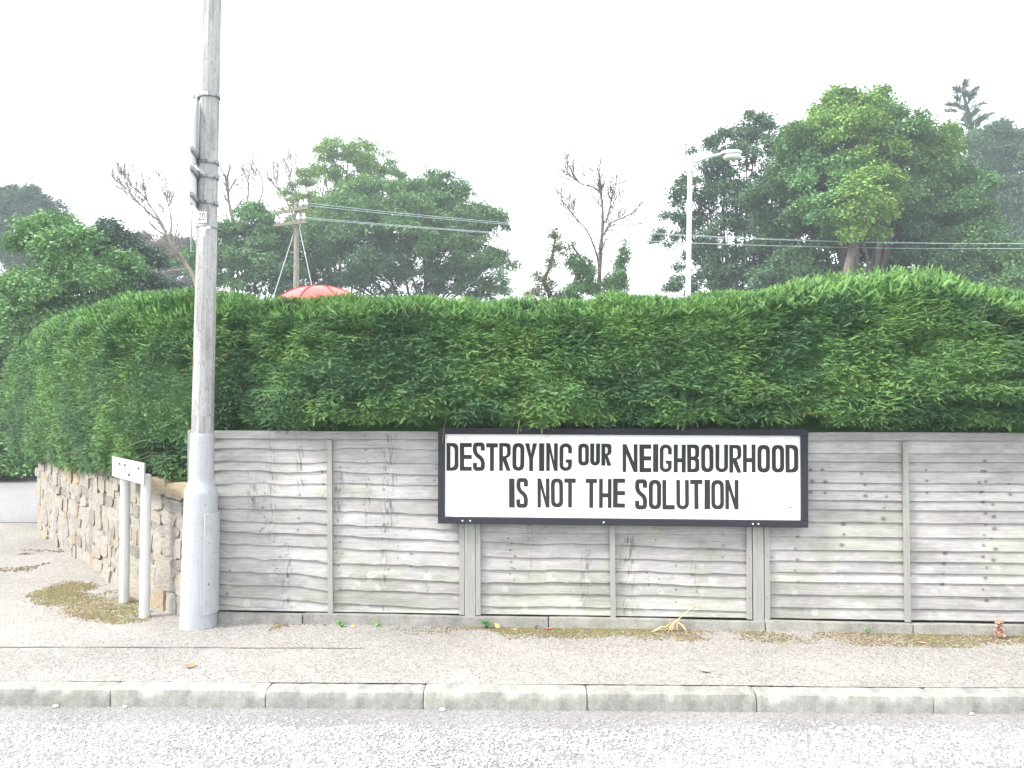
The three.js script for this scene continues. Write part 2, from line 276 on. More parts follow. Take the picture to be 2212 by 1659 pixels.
{
  const c1 = [232, 303, 393, 455, 548, 637, 727, 810, 878, 967, 1068, 1168, 1262, 1345, 1412, 1456].map(v => (v - 175) / 1280);
  const c2 = [235, 300, 398, 466, 550, 647, 742, 838, 918, 1008, 1103, 1203, 1294, 1388, 1448, 1456].map(v => (v - 175) / 1280);
  const c3 = [237, 300, 398, 484, 556, 656, 768, 866, 955, 1040, 1136, 1232, 1308, 1415, 1450, 1456].map(v => (v - 175) / 1280);
  const m1 = [...[0.05, 0.12, 0.19, 0.27, 0.34, 0.41, 0.475, 0.55], ...[200, 375, 520, 668, 800, 948, 1050].map(v => 0.6 + (v - 190) / 2140 * 1.0)];
  const m2 = [...[0.05, 0.12, 0.19, 0.27, 0.34, 0.41, 0.475, 0.55], ...[212, 375, 520, 660, 795, 942, 1052].map(v => 0.6 + (v - 190) / 2140 * 1.0)];
  const m3 = [...[0.05, 0.12, 0.19, 0.27, 0.34, 0.41, 0.475, 0.55], ...[265, 402, 545, 695, 820, 985, 1085].map(v => 0.6 + (v - 190) / 2180 * 1.0)];
  const r = [215, 298, 354, 420, 502, 558, 626, 692, 780, 886, 980, 1057, 1137, 1206, 1295, 1385, 1462], r2 = r.map((v, i) => (v + (i > 1 && i < 9 ? 3 : -2) - 150) / 1318);
  fencePanel(0, -0.2822 - 0.952 - 0.9145, c1, c2, c3, 1);
  fencePanel(1, -0.2822 + 0.0375, m1, m2, m3, 0.55);
  fencePanel(2, 1.627 + 0.0375, r.map(v => (v - 150) / 1318), r2, r2, 0.16);
  for (const x of [-2.188, -0.2822, 1.625, 3.533]) {
    const g = new THREE.BoxGeometry(0.07, 1.46, 0.07, 2, 24, 2); const o = part('post', g, postMat, fence); o.position.set(x, 0.57, 0.004); o.rotation.z = 0.004;
  }
  const gx = [-2.15, -0.66 - 0.75, 0.245, 1.66, 2.6, 3.6];
  const gm = [mat(0.62, 0.6, 0.585, { map: concreteTex, bumpMap: concreteTex, bumpScale: 0.003 }), mat(0.72, 0.7, 0.66, { map: concreteTex, bumpMap: concreteTex, bumpScale: 0.003 })].map(m => { m.color.multiplyScalar(0.5); return m; });
  for (let i = 0; i < gx.length - 1; i++) {
    const L = gx[i + 1] - gx[i] - 0.008; const g = new THREE.BoxGeometry(L, 0.16, 0.05, 40, 4, 1), p = g.attributes.position, uv = g.attributes.uv;
    for (let k = 0; k < p.count; k++) { p.setY(k, p.getY(k) + 0.006 * (vn(p.getX(k) * 4, i, 181) - 0.5)); p.setZ(k, p.getZ(k) + 0.006 * (vn(p.getX(k) * 9, p.getY(k) * 20 + i, 182) - 0.5)); uv.setXY(k, p.getX(k) + i * 3, p.getY(k) + p.getZ(k) + i); } g.computeVertexNormals();
    const o = part('gravel_board', g, gm[i > 1 ? 1 : 0], fence); o.position.set((gx[i] + gx[i + 1]) / 2, -0.021, 0.052 + (i === 1 ? -0.002 : 0.002)); o.rotation.z = [0, 0.001, -0.004, -0.003, 0.002][i];
  }
}

// ---------------------------------------------------------------- lettered board
{
  const W = 2.42, H = 0.64, FW = 0.0445, cx = 0.722, cy = 1.002;        // frame outer size, rail width, centre
  const b = thing('lettered_board', 'long white board in black frame with two lines of black lettering on the fence', 'sign');
  b.rotation.y = -0.055; const q = V(cx, cy, 0.078).applyAxisAngle(Y, -0.055); b.position.set(q.x, q.y, q.z - 5.44);
  b.rotation.z = -0.0022;
  const black = mat(0.012, 0.014, 0.02, { roughness: 0.75 });
  const rail = (w, h, x, y) => { const s = new THREE.Shape(); const bw = w / 2 - 0.004, bh = h / 2 - 0.004; s.moveTo(-bw, -bh); s.lineTo(bw, -bh); s.lineTo(bw, bh); s.lineTo(-bw, bh); s.closePath(); const o = part('frame_rail', new THREE.ExtrudeGeometry(s, { depth: 0.042, bevelThickness: 0.004, bevelSize: 0.004, bevelSegments: 2 }).translate(0, 0, -0.021), black, b); o.position.set(x, y, 0); };
  rail(W, FW, 0, H / 2 - FW / 2); rail(W, FW, 0, -H / 2 + FW / 2); rail(FW, H - 2 * FW - 0.001, -W / 2 + FW / 2, 0); rail(FW, H - 2 * FW - 0.001, W / 2 - FW / 2, 0);
  const pt = tex(1024, 256, (x, y) => { const a = fbm(x / 90, y / 60, 191), f = vn(x / 3, y / 3, 192); let v = 0.79 + 0.05 * (a - 0.5) + 0.03 * (f - 0.5); const dirt = smooth(0.62, 0.8, fbm(x / 30, y / 16, 195)) * smooth(185, 250, y + 60 * (a - 0.5)); return [v * (1 - 0.16 * dirt), v * (1 - 0.17 * dirt), v * (0.97 - 0.22 * dirt)]; });
  const iw = W - 2 * FW, ih = H - 2 * FW;
  part('panel', bx(iw + 0.01, ih + 0.01, 0.012, 0, 0, -0.004), mat(1, 1, 1, { map: pt, roughness: 0.6 }), b);
  // lettering cut from thin black film
  const ribbon = (pts, hw) => { const c = new THREE.CatmullRomCurve3(pts.map(p => V(p[0], p[1], 0)), false, 'centripetal').getPoints(48); const L = [], R = []; c.forEach((p, i) => { const t = c[Math.min(c.length - 1, i + 1)].clone().sub(c[Math.max(0, i - 1)]).normalize(); L.push([p.x - t.y * hw, p.y + t.x * hw]); R.push([p.x + t.y * hw, p.y - t.x * hw]); }); return poly([...L, ...R.reverse()]); };
  const poly = pts => { const s = new THREE.Shape(); pts.forEach((p, i) => i ? s.lineTo(p[0], p[1]) : s.moveTo(p[0], p[1])); s.closePath(); return s; };
  const rrect = (x0, y0, x1, y1, rx, ry, cls, corners = [1, 1, 1, 1]) => { const s = new cls(); const [a, b2, c, d] = corners; s.moveTo(x0 + rx * a, y0); s.lineTo(x1 - rx * b2, y0); if (b2) s.quadraticCurveTo(x1, y0, x1, y0 + ry); s.lineTo(x1, y1 - ry * c); if (c) s.quadraticCurveTo(x1, y1, x1 - rx, y1); s.lineTo(x0 + rx * d, y1); if (d) s.quadraticCurveTo(x0, y1, x0, y1 - ry); s.lineTo(x0, y0 + ry * a); if (a) s.quadraticCurveTo(x0, y0, x0 + rx, y0); s.closePath(); return s; };
  const glyph = {
    I: (w, h) => [poly([[0, 0], [w, 0], [w * 0.97, h], [0, h]])],
    L: (w, h, v, z) => [poly([[0, 0], [w, 0], [w, z], [v, z], [v, h], [0, h]])],
    T: (w, h, v, z) => [poly([[w / 2 - v / 2, 0], [w / 2 + v / 2, 0], [w / 2 + v / 2, h - z], [w, h - z], [w, h], [0, h], [0, h - z], [w / 2 - v / 2, h - z]])],
    E: (w, h, v, z) => [poly([[0, 0], [w, 0], [w, z], [v * 1.2, z], [v * 1.2, h / 2 - z / 2], [w, h / 2 - z / 2], [w, h / 2 + z / 2], [v * 1.2, h / 2 + z / 2], [v * 1.2, h - z], [w, h - z], [w, h], [0, h]])],
    H: (w, h, v, z) => [poly([[0, 0], [v, 0], [v, h * 0.36], [w - v, h * 0.36], [w - v, 0], [w, 0], [w, h], [w - v, h], [w - v, h * 0.36 + z], [v, h * 0.36 + z], [v, h], [0, h]])],
    N: (w, h, v) => [poly([[0, 0], [v * 0.95, 0], [v * 0.95, h * 0.66], [w - v, 0], [w, 0], [w, h], [w - v, h], [w - v, h * 0.36], [v, h], [0, h]])],
    Y: (w, h, v) => [poly([[0, h], [v * 1.1, h], [w * 0.5, h * 0.62], [w - v * 1.1, h], [w, h], [w / 2 + v / 2, h * 0.45], [w / 2 + v / 2, 0], [w / 2 - v / 2, 0], [w / 2 - v / 2, h * 0.45]])],
    O: (w, h, v, z) => { const s = rrect(0, 0, w, h, w * 0.5, h * 0.22, THREE.Shape); s.holes.push(rrect(v, z * 0.9, w - v, h - z * 0.9, w * 0.5 - v, h * 0.14, THREE.Path)); return [s]; },
    D: (w, h, v, z) => { const s = rrect(0, 0, w, h, w * 0.5, h * 0.2, THREE.Shape, [0, 1, 1, 0]); s.holes.push(rrect(v, z * 0.75, w - v, h - z * 0.75, w * 0.4, h * 0.16, THREE.Path, [0, 1, 1, 0])); return [s]; },
    U: (w, h, v, z) => [poly([[0, h], [v, h], ...arc(w / 2, h * 0.2, w / 2 - v, h * 0.2 - z * 0.85, Math.PI, 2 * Math.PI), [w - v, h], [w, h], ...arc(w / 2, h * 0.2, w / 2, h * 0.2, 2 * Math.PI, Math.PI)])],
    B: (w, h, v, z) => { const s = new THREE.Shape(); s.moveTo(0, 0); s.lineTo(w * 0.6, 0); s.quadraticCurveTo(w, 0, w, h * 0.16); s.lineTo(w, h * 0.38); s.quadraticCurveTo(w, h * 0.48, w * 0.86, h * 0.52); s.quadraticCurveTo(w, h * 0.56, w, h * 0.66); s.lineTo(w, h * 0.84); s.quadraticCurveTo(w, h, w * 0.6, h); s.lineTo(0, h); s.closePath(); s.holes.push(rrect(v, z * 0.85, w - v, h * 0.5 - z * 0.45, w * 0.2, h * 0.1, THREE.Path, [0, 1, 1, 0]), rrect(v, h * 0.5 + z * 0.45, w - v, h - z * 0.85, w * 0.2, h * 0.1, THREE.Path, [0, 1, 1, 0])); return [s]; },
    R: (w, h, v, z) => { const s = new THREE.Shape(); s.moveTo(0, 0); s.lineTo(v, 0); s.lineTo(v, h * 0.36); s.lineTo(w - v * 1.1, 0); s.lineTo(w, 0); s.lineTo(w * 0.62, h * 0.46); s.quadraticCurveTo(w, h * 0.5, w, h * 0.64); s.lineTo(w, h * 0.84); s.quadraticCurveTo(w, h, w * 0.6, h); s.lineTo(0, h); s.closePath(); s.holes.push(rrect(v, h * 0.5 + z * 0.2, w - v, h - z * 0.8, w * 0.22, h * 0.12, THREE.Path, [0, 1, 1, 0])); return [s]; },
    G: (w, h, v, z) => { const e = v / 2, k = z * 0.42; return [poly([...arc(w / 2, h - h * 0.2, w / 2, h * 0.2, 0, Math.PI), ...arc(w / 2, h * 0.2, w / 2, h * 0.2, Math.PI, 2 * Math.PI), [w, h * 0.42], [w * 0.5, h * 0.42], [w * 0.5, h * 0.42 - z * 0.8], [w - v, h * 0.42 - z * 0.8], ...arc(w / 2, h * 0.2, w / 2 - v, h * 0.2 - z * 0.85, 2 * Math.PI, Math.PI), ...arc(w / 2, h - h * 0.2, w / 2 - v, h * 0.2 - z * 0.85, Math.PI, 0), [w - v, h * 0.64], [w, h * 0.64]])]; },
    S: (w, h, v) => { const e = v * 0.52; return [ribbon([[w - e, h * 0.72], [w - e, h * 0.86], [w * 0.78, h - e * 0.95], [w * 0.5, h - e * 0.85], [w * 0.22, h - e * 1.0], [e, h * 0.84], [e, h * 0.72], [w * 0.3, h * 0.58], [w * 0.7, h * 0.43], [w - e, h * 0.3], [w - e, h * 0.17], [w * 0.78, e * 1.0], [w * 0.5, e * 0.85], [w * 0.22, e * 0.95], [e, h * 0.14], [e, h * 0.28]], e)]; },
  };
  const arc = (x, y, rx, ry, a, c) => { const o = []; for (let i = 0; i <= 12; i++) { const t = lerp(a, c, i / 12); o.push([x + rx * Math.cos(t), y + ry * Math.sin(t)]); } return o; };
  const A = v => 1350 + v * 0.29385, B = v => 1950 + v * 0.31646, y1 = v => 1320 + v * 0.29385, y2 = v => 1320 + v * 0.31646;
  const row = (txt, xs, f, fy, t, bt) => txt.split('').map((c, i) => [c, f(xs[2 * i]), f(xs[2 * i + 1]), fy(t), fy(bt)]);
  const all = [
    ...row('DESTROYING', [258, 388, 402, 534, 548, 678, 692, 820, 836, 962, 980, 1110, 1120, 1252, 1272, 1330, 1350, 1476, 1495, 1630], A, y1, 310, 615),
    ...row('OUR', [1700, 1815, 1828, 1935, 1950, 2060], A, y1, 312, 555),
    ...row('NEIGHBOURHOOD', [128, 277, 297, 415, 432, 485, 498, 618, 637, 757, 773, 893, 912, 1034, 1052, 1177, 1190, 1308, 1325, 1448, 1467, 1590, 1608, 1730, 1743, 1868], B, y2, 295, 580),
    ...row('ISNOTTHE', [945, 1008, 1024, 1150, 1256, 1388, 1404, 1536, 1548, 1672, 1778, 1902, 1925, 2060, 2075, 2205], A, y1, 698, 1018),
    ...row('SOLUTION', [252, 372, 388, 512, 526, 648, 665, 790, 803, 925, 943, 1000, 1012, 1137, 1150, 1280], B, y2, 657, 960)];
  const xl = 1420.5, xr = 2547.5, film = [mat(0.016, 0.016, 0.014, { roughness: 0.8 }), mat(0.02, 0.019, 0.016, { roughness: 0.85 }), mat(0.014, 0.014, 0.014, { roughness: 0.78 })];
  srand(201);
  all.forEach(([ch, x0, x1, t, bt], i) => {
    const u0 = (x0 - xl) / (xr - xl), u1 = (x1 - xl) / (xr - xl), top = lerp(1382, 1383, u0), bot = lerp(1648.5, 1658.6, u0);
    const w = (u1 - u0) * iw, vt = (t - top) / (bot - top), vb = (bt - top) / (bot - top), h = (vb - vt) * ih;
    const sv = 0.0255 * rr(0.96, 1.06), sh = 0.0285 * rr(0.95, 1.05);
    const g = new THREE.ExtrudeGeometry(glyph[ch](w, h, sv, sh), { depth: 0.0012, bevelEnabled: false, curveSegments: 8 });
    const o = part('letter', g, film[i % 3], b); o.position.set(-iw / 2 + u0 * iw, ih / 2 - vb * ih + rr(-0.0015, 0.0015), 0.0025); o.rotation.z = rr(-0.008, 0.008);
  });
  const bolt = mat(0.6, 0.6, 0.62, { metalness: 0.7, roughness: 0.35 });
  for (const u of [0.052, 0.074, 0.452, 0.867, 0.882]) { const o = part('bolt', new THREE.SphereGeometry(0.007, 10, 6).scale(1, 1, 0.55), bolt, b); o.position.set(-iw / 2 + u * iw, -H / 2 + FW * 0.45, 0.026); }
  const hole = part('bolt', new THREE.SphereGeometry(0.006, 10, 6).scale(1, 1, 0.4), mat(0.05, 0.045, 0.04), b); hole.position.set(iw / 2 - 0.065, -ih / 2 + 0.083, 0.003);
}

// ---------------------------------------------------------------- stone wall round the corner
const wallLine = [[-2.2, 5.53], [-2.57, 5.84], [-3.16, 6.46], [-3.7, 7.1], [-4.58, 8.15], [-5.3, 9.02]];
{
  const curve = new THREE.CatmullRomCurve3(wallLine.map(([x, d]) => V(x, 0, -d)), false, 'centripetal'); const L = curve.getLength();
  const w = thing('stone_wall', 'low rubble stone wall of buff and grey stones under the side hedge', 'wall', [0, 0, 0]);
  const stoneTex = tex(512, 512, (x, y) => { const a = fbm(x / 30, y / 30, 211), f = vn(x / 3, y / 3, 212, 0), c = fbm(x / 9, y / 9, 213, 3); let v = 0.82 + 0.4 * (a - 0.5) + 0.22 * (f - 0.5) + 0.34 * (c - 0.5); const l = smooth(0.62, 0.72, fbm(x / 22 + 5, y / 22, 215)); return [lerp(v, 0.95, l * 0.4), lerp(v * 0.985, 0.95, l * 0.4), lerp(v * 0.95, 0.88, l * 0.4)]; });
  const tones = [[0.42, 0.385, 0.335], [0.46, 0.42, 0.36], [0.5, 0.42, 0.29], [0.38, 0.355, 0.33], [0.48, 0.45, 0.41], [0.43, 0.345, 0.24], [0.32, 0.295, 0.265]].map(c => mat(...c.map(v => v * 0.84), { map: stoneTex, bumpMap: stoneTex, bumpScale: 0.01, roughness: 0.95 }));
  srand(221);
  const variants = Array.from({ length: 10 }, (_, v) => {
    const g = new THREE.BoxGeometry(1, 1, 1, 6, 6, 2), p = g.attributes.position;
    const sk = [rr(-0.4, 0.4), 0, rr(-0.22, 0.22), 0];
    for (let k = 0; k < p.count; k++) {
      let x = p.getX(k), y = p.getY(k), z = p.getZ(k); const e = Math.max(Math.abs(x), Math.abs(y)) * 2, c = Math.min(Math.abs(x), Math.abs(y)) * 2;
      x *= 1 - 0.12 * smooth(0.6, 1, Math.abs(y) * 2) * 1; y *= 1 - 0.12 * smooth(0.6, 1, Math.abs(p.getX(k)) * 2);
      x += sk[0] * y * 0.8; y += sk[2] * x * 0.8;
      x += 0.26 * (vn(y * 2.6 + v * 7, z * 3, 223) - 0.5); y += 0.3 * (vn(x * 2.6 + v * 11, z * 3, 224) - 0.5);
      if (z > 0) z += -0.3 * smooth(0.55, 1, e) + 0.42 * (vn(x * 3.1 + v * 13, y * 3.1, 225) - 0.5) + 0.2 * (vn(x * 8 + v * 5, y * 8, 226) - 0.5);
      p.setXYZ(k, x, y, z);
    }
    const uv = g.attributes.uv; for (let k = 0; k < uv.count; k++) uv.setXY(k, p.getX(k) * 0.4 + v * 0.37, p.getY(k) * 0.4 + p.getZ(k) * 0.2 + v * 0.61);
    g.computeVertexNormals(); return g;
  });
  const H = 0.86;
  // mortar core
  const face = (u, y, off) => { const p = curve.getPointAt(clamp(u)), t = curve.getTangentAt(clamp(u)); const n = V(t.z, 0, -t.x); return p.clone().addScaledVector(n, off).setY(y); };
  const sgn = (() => { const t = curve.getTangentAt(0.5), n = V(t.z, 0, -t.x); return n.z > 0 ? 1 : -1; })();
  const prof = [[0.0, -0.05], [0.0, 0.1], [0.0, 0.2], [0.0, 0.3], [0.0, 0.4], [0.0, 0.5], [0.0, 0.6], [-0.002, 0.7], [-0.02, H - 0.02], [-0.18, H], [-0.33, H - 0.02], [-0.33, -0.05]];
  const mg = grid(220, prof.length - 1, (u, v) => { const k = Math.round(v * (prof.length - 1)); const q = face(u, prof[k][1], sgn * (prof[k][0] + 0.03 * (vn(u * 60, prof[k][1] * 11, 229) - 0.5))); return [q.x, q.y, q.z]; }, (u, v, p) => [u * L / 0.5, v * 2.4]);
  const mortarMat = mat(0.37, 0.35, 0.32, { map: stoneTex, bumpMap: stoneTex, bumpScale: 0.012, roughness: 1 });
  part('mortar_core', mg, mortarMat, w);
  for (const u of [0, 1]) { const s = new THREE.Shape(); prof.forEach(([o, y], i) => i ? s.lineTo(o, y) : s.moveTo(o, y)); const g = new THREE.ShapeGeometry(s); const p = g.attributes.position; for (let k = 0; k < p.count; k++) { const q = face(u, p.getY(k), sgn * p.getX(k)); p.setXYZ(k, q.x, q.y, q.z); } g.computeVertexNormals(); part('end_face', g, mortarMat, w); }
  let y = -0.03;
  while (y < H - 0.03) {
    let h = Math.min(rr(0.06, 0.19), H + 0.03 - y); if (H - y - h < 0.06) h = H + 0.02 - y;
    let s = rr(-0.1, 0);
    while (s < L) {
      const len = rr(0.07, 0.27) * (h > 0.13 ? 1.15 : 1); const u = (s + len / 2) / L; if (u > 1.01) break;
      const split = h > 0.13 && rnd() < 0.4, sf = rr(0.3, 0.7), hs = split ? [[0, h * sf], [h * sf, h * (1 - sf)]] : [[0, h]];
      for (const [o, hh] of hs) {
        const c = face(u, y + o + hh / 2, sgn * (-0.043 + rr(-0.01, 0.012))), t = curve.getTangentAt(clamp(u));
        const warm = smooth(0.75, 0.95, u) + smooth(0.25, 0.05, y + 0.5 * u) * 0.8 + (u < 0.1 && y > 0.7 ? 1 : 0); const ti = rnd() < 0.12 + 0.4 * warm ? [2, 1, 5][rnd() * 3 | 0] : [0, 1, 3, 4, 6, 0][rnd() * 6 | 0];
        const m = part('stone', variants[rnd() * 10 | 0], tones[ti], w); m.position.copy(c); m.rotation.y = Math.atan2(-t.z * -sgn, t.x * -sgn); m.rotation.y = Math.atan2(sgn * (t.z), 1e-9 + 0) * 0 + Math.atan2(sgn * t.z, sgn * t.x) * -1 + 0;
        m.rotation.order = 'YXZ'; m.rotation.z = rr(-0.16, 0.16); m.scale.set(len * rr(0.9, 1.12), hh * rr(0.88, 1.15), rr(0.08, 0.11));
      }
      s += len + rr(0.008, 0.02);
    }
    y += h + rr(0.006, 0.014);
  }
  // rough coping stones
  for (let s = 0.02; s < L - 0.05;) { const len = rr(0.16, 0.36), u = (s + len / 2) / L, c = face(u, H + rr(0.0, 0.03), sgn * -0.17), t = curve.getTangentAt(clamp(u)); const m = part('coping_stone', variants[rnd() * 10 | 0], tones[[0, 1, 2, 4][rnd() * 4 | 0]], w); m.position.copy(c); m.rotation.order = 'YXZ'; m.rotation.y = -Math.atan2(sgn * t.z, sgn * t.x); m.scale.set(len, rr(0.09, 0.13), 0.36); s += len + 0.012; }
}

// ---------------------------------------------------------------- painted column at the corner
const shaftTex = tex(512, 1024, (x, y) => { const a = fbm(x / 40, y / 120, 231), f = vn(x / 3, y / 5, 232), st = fbm(x / 9, y / 260, 234, 3); let v = 0.31 + 0.2 * (a - 0.5) + 0.12 * (f - 0.5) + 0.15 * (st - 0.5); const d = smooth(0.64, 0.72, fbm(x / 14, y / 22, 236)) * 0.22; v *= 1 - d; return [v, v * 0.995, v * 0.97]; });
const paintTex = tex(512, 512, (x, y) => { const a = fbm(x / 60, y / 80, 241), f = vn(x / 4, y / 4, 242); let v = 0.4 + 0.08 * (a - 0.5) + 0.05 * (f - 0.5), r = v * 0.955, g = v * 0.985, b = v * 1.02; const chip = fbm(x / 13, y / 10, 245, 3) > 0.83 ? 1 : 0; if (chip) { r = 0.12; g = 0.095; b = 0.08; } const stain = smooth(0.6, 0.8, fbm(x / 8, y / 90, 247)) * 0.14; return [r * (1 - stain), g * (1 - stain * 1.05), b * (1 - stain * 1.2)]; });
const poleAt = V(-2.105, 0, -5.42);
{
  const g = thing('lamp_column', 'tall pale grey column with wide painted base beside the end of the timber fence', 'column', [poleAt.x, 0, poleAt.z]);
  g.rotation.z = -0.0178;
  const pm = mat(1, 1, 1, { map: paintTex, bumpMap: paintTex, bumpScale: 0.0015, roughness: 0.5 }), sm = mat(1, 1, 1, { map: shaftTex, bumpMap: shaftTex, bumpScale: 0.002, roughness: 0.9 });
  const lathe = (pts, n, ph = 0, len = Math.PI * 2) => { const q = new THREE.LatheGeometry(pts.map(([r, y]) => new THREE.Vector2(r, y)), n, ph, len); const uv = q.attributes.uv, p = q.attributes.position; for (let k = 0; k < uv.count; k++) uv.setXY(k, uv.getX(k) * 1.3, p.getY(k) / 0.6); return q; };
  part('base', lathe([[0.121, -0.08], [0.1195, 0.0], [0.1175, 0.05], [0.111, 0.6], [0.1075, 0.87], [0.1065, 0.885]], 40), pm, g);
  part('shoulder', lathe([[0.1065, 0.885], [0.104, 0.9], [0.084, 0.95], [0.0805, 0.965], [0.0795, 0.99]], 40), pm, g);
  part('sleeve', lathe([[0.0795, 0.99], [0.0775, 1.26], [0.0765, 1.275], [0.073, 1.285]], 40), pm, g);
  const shaft = new THREE.CylinderGeometry(0.047, 0.0725, 6.0, 12, 24).toNonIndexed(); shaft.translate(0, 1.28 + 3.0, 0); shaft.computeVertexNormals();
  { const uv = shaft.attributes.uv, p = shaft.attributes.position; for (let k = 0; k < uv.count; k++) uv.setXY(k, uv.getX(k), p.getY(k) / 1.4); }
  part('shaft', shaft, sm, g);
  part('top_cap', new THREE.SphereGeometry(0.05, 14, 8).translate(0, 7.28, 0), sm, g);
  // access door on the fence side
  const s = new THREE.Shape(); const a0 = -1.28, a1 = 0.62; s.absarc(0, 0, 0.1265, a0, a1, false); s.absarc(0, 0, 0.1085, a1, a0, true); s.closePath();
  const door = part('access_door', new THREE.ExtrudeGeometry(s, { depth: 0.66, bevelThickness: 0.003, bevelSize: 0.003, bevelSegments: 2, curveSegments: 16 }).rotateX(-Math.PI / 2), pm, g); door.position.y = 0.09; door.rotation.y = 0.35; door.rotation.z = 0.011;
  { const uv = door.geometry.attributes.uv; for (let k = 0; k < uv.count; k++) uv.setXY(k, uv.getX(k) * 2, uv.getY(k) * 2 + 0.3); }
  part('lock', new THREE.CylinderGeometry(0.008, 0.008, 0.006, 10).rotateX(Math.PI / 2).translate(0.06, 0.2, 0.112), nailMat, door);
  const steel = mat(0.28, 0.28, 0.3, { metalness: 0.75, roughness: 0.5 });
  const rAt = y => lerp(0.0725, 0.047, (y - 1.28) / 6.0);
  for (const y of [3.555, 3.105, 3.005, 2.83]) {
    const r = rAt(y) + 0.002; const b = part('clamp_band', lathe([[r, y - 0.011], [r + 0.0045, y - 0.011], [r + 0.0045, y + 0.011], [r, y + 0.011], [r, y - 0.011]], 24), steel, g);
    for (const [a, dx] of [[0.45, 0], [1.15, 0]]) part('bolt_lug', [bx(0.016, 0.02, 0.022, 0, 0, 0).rotateY(a).translate(Math.cos(a) * (r + 0.008) * (a > 1 ? 0.5 : 1), y, Math.sin(a) * (r + 0.008)), new THREE.SphereGeometry(0.007, 8, 6).translate(Math.cos(a) * (r + 0.02) * (a > 1 ? 0.5 : 1), y + 0.006, Math.sin(a) * (r + 0.02))], steel, b);
    part('bracket', bx(0.06, 0.02, 0.026, -r - 0.02, y, 0.0), steel, b);
  }
  part('strap', lathe([[0.0685, 2.663], [0.071, 2.663], [0.071, 2.677], [0.0685, 2.677], [0.0685, 2.663]], 24), steel, g);
  part('cable_bracket', [tube([V(-0.066, 2.67, 0), V(-0.1, 2.672, 0.01), V(-0.1, 2.5, 0.01)], 0.005, 6), tube([V(-0.1, 2.79, 0.01), V(-0.1, 2.55, 0.012)], 0.005, 6)], steel, g);
  // number plate
  const cv = document.createElement('canvas'); cv.width = 128; cv.height = 144; const c = cv.getContext('2d'); c.fillStyle = '#f2f2f0'; c.fillRect(0, 0, 128, 144); c.fillStyle = '#26282c'; c.save(); c.translate(64, 112); c.scale(0.72, 1.15); c.font = 'bold 116px sans-serif'; c.textAlign = 'center'; c.fillText('20', 0, 0); c.restore();
  const ct = new THREE.CanvasTexture(cv); ct.colorSpace = THREE.SRGBColorSpace;
  const np = part('number_plate', bx(0.066, 0.074, 0.002), [0, 1, 2, 3, 4, 5].map(i => i === 4 ? mat(1, 1, 1, { map: ct, roughness: 0.6 }) : mat(0.7, 0.7, 0.7)), g); np.position.set(-0.012, 2.725, rAt(2.725) + 0.001); np.rotation.y = -0.12;
  // splash of white paint under the strap
  const sp = new THREE.Shape(); [[-0.03, 0.0], [-0.012, 0.012], [0.014, 0.006], [0.035, 0.012], [0.05, 0.0], [0.02, -0.006], [0.008, -0.02], [0.006, -0.055], [-0.004, -0.062], [-0.012, -0.05], [-0.008, -0.02]].forEach((q, i) => i ? sp.lineTo(...q) : sp.moveTo(...q));
  const spm = part('paint_splash', new THREE.ExtrudeGeometry(sp, { depth: 0.0015, bevelEnabled: false }), mat(0.78, 0.78, 0.77), g); spm.position.set(0.004, 2.655, rAt(2.66) - 0.0005);
}
// traffic signs clamped to the column, seen from behind and almost edge-on
{
  const back = mat(0.66, 0.69, 0.73, { roughness: 0.5 }), steel = mat(0.3, 0.3, 0.32, { metalness: 0.5, roughness: 0.5 });
  const turn = Math.atan2(0.055, 0.29);
  const round = (pts, r) => { const s = new THREE.Shape(), n = pts.length; for (let i = 0; i < n; i++) { const p = new THREE.Vector2(...pts[i]), a = new THREE.Vector2(...pts[(i + n - 1) % n]), b = new THREE.Vector2(...pts[(i + 1) % n]); const q = p.clone().add(a.clone().sub(p).setLength(r)), e = p.clone().add(b.clone().sub(p).setLength(r)); i ? s.lineTo(q.x, q.y) : s.moveTo(q.x, q.y); s.quadraticCurveTo(p.x, p.y, e.x, e.y); } s.closePath(); return s; };
  // local x runs towards the road, y up, thickness along local z
  const tri = thing('triangular_sign', 'triangular road sign clamped high on the column, back turned to the fence', 'road sign', [-2.125, 3.1, -5.43], -Math.PI / 2 + turn);
  tri.rotation.order = 'YXZ';
  part('plate', new THREE.ExtrudeGeometry(round([[-0.31, -0.02], [0.31, -0.02], [0, 0.515]], 0.03), { depth: 0.004, bevelThickness: 0.001, bevelSize: 0.001 }), back, tri);
  for (const [y, w] of [[0.035, 0.5], [0.46, 0.07]]) part('mounting_rail', bx(w, 0.024, 0.016, 0, y, -0.0095), steel, tri);
  const pl = thing('sign_plate', 'small rectangular plate below the triangular sign on the column', 'road sign', [-2.122, 2.79, -5.43], -Math.PI / 2 + turn);
  part('plate', new THREE.ExtrudeGeometry(round([[-0.3, 0], [0.3, 0], [0.3, 0.265], [-0.3, 0.265]], 0.02), { depth: 0.004, bevelThickness: 0.001, bevelSize: 0.001 }), back, pl);
  for (const y of [0.045, 0.215]) part('mounting_rail', bx(0.56, 0.024, 0.016, 0, y, -0.0095), steel, pl);
}
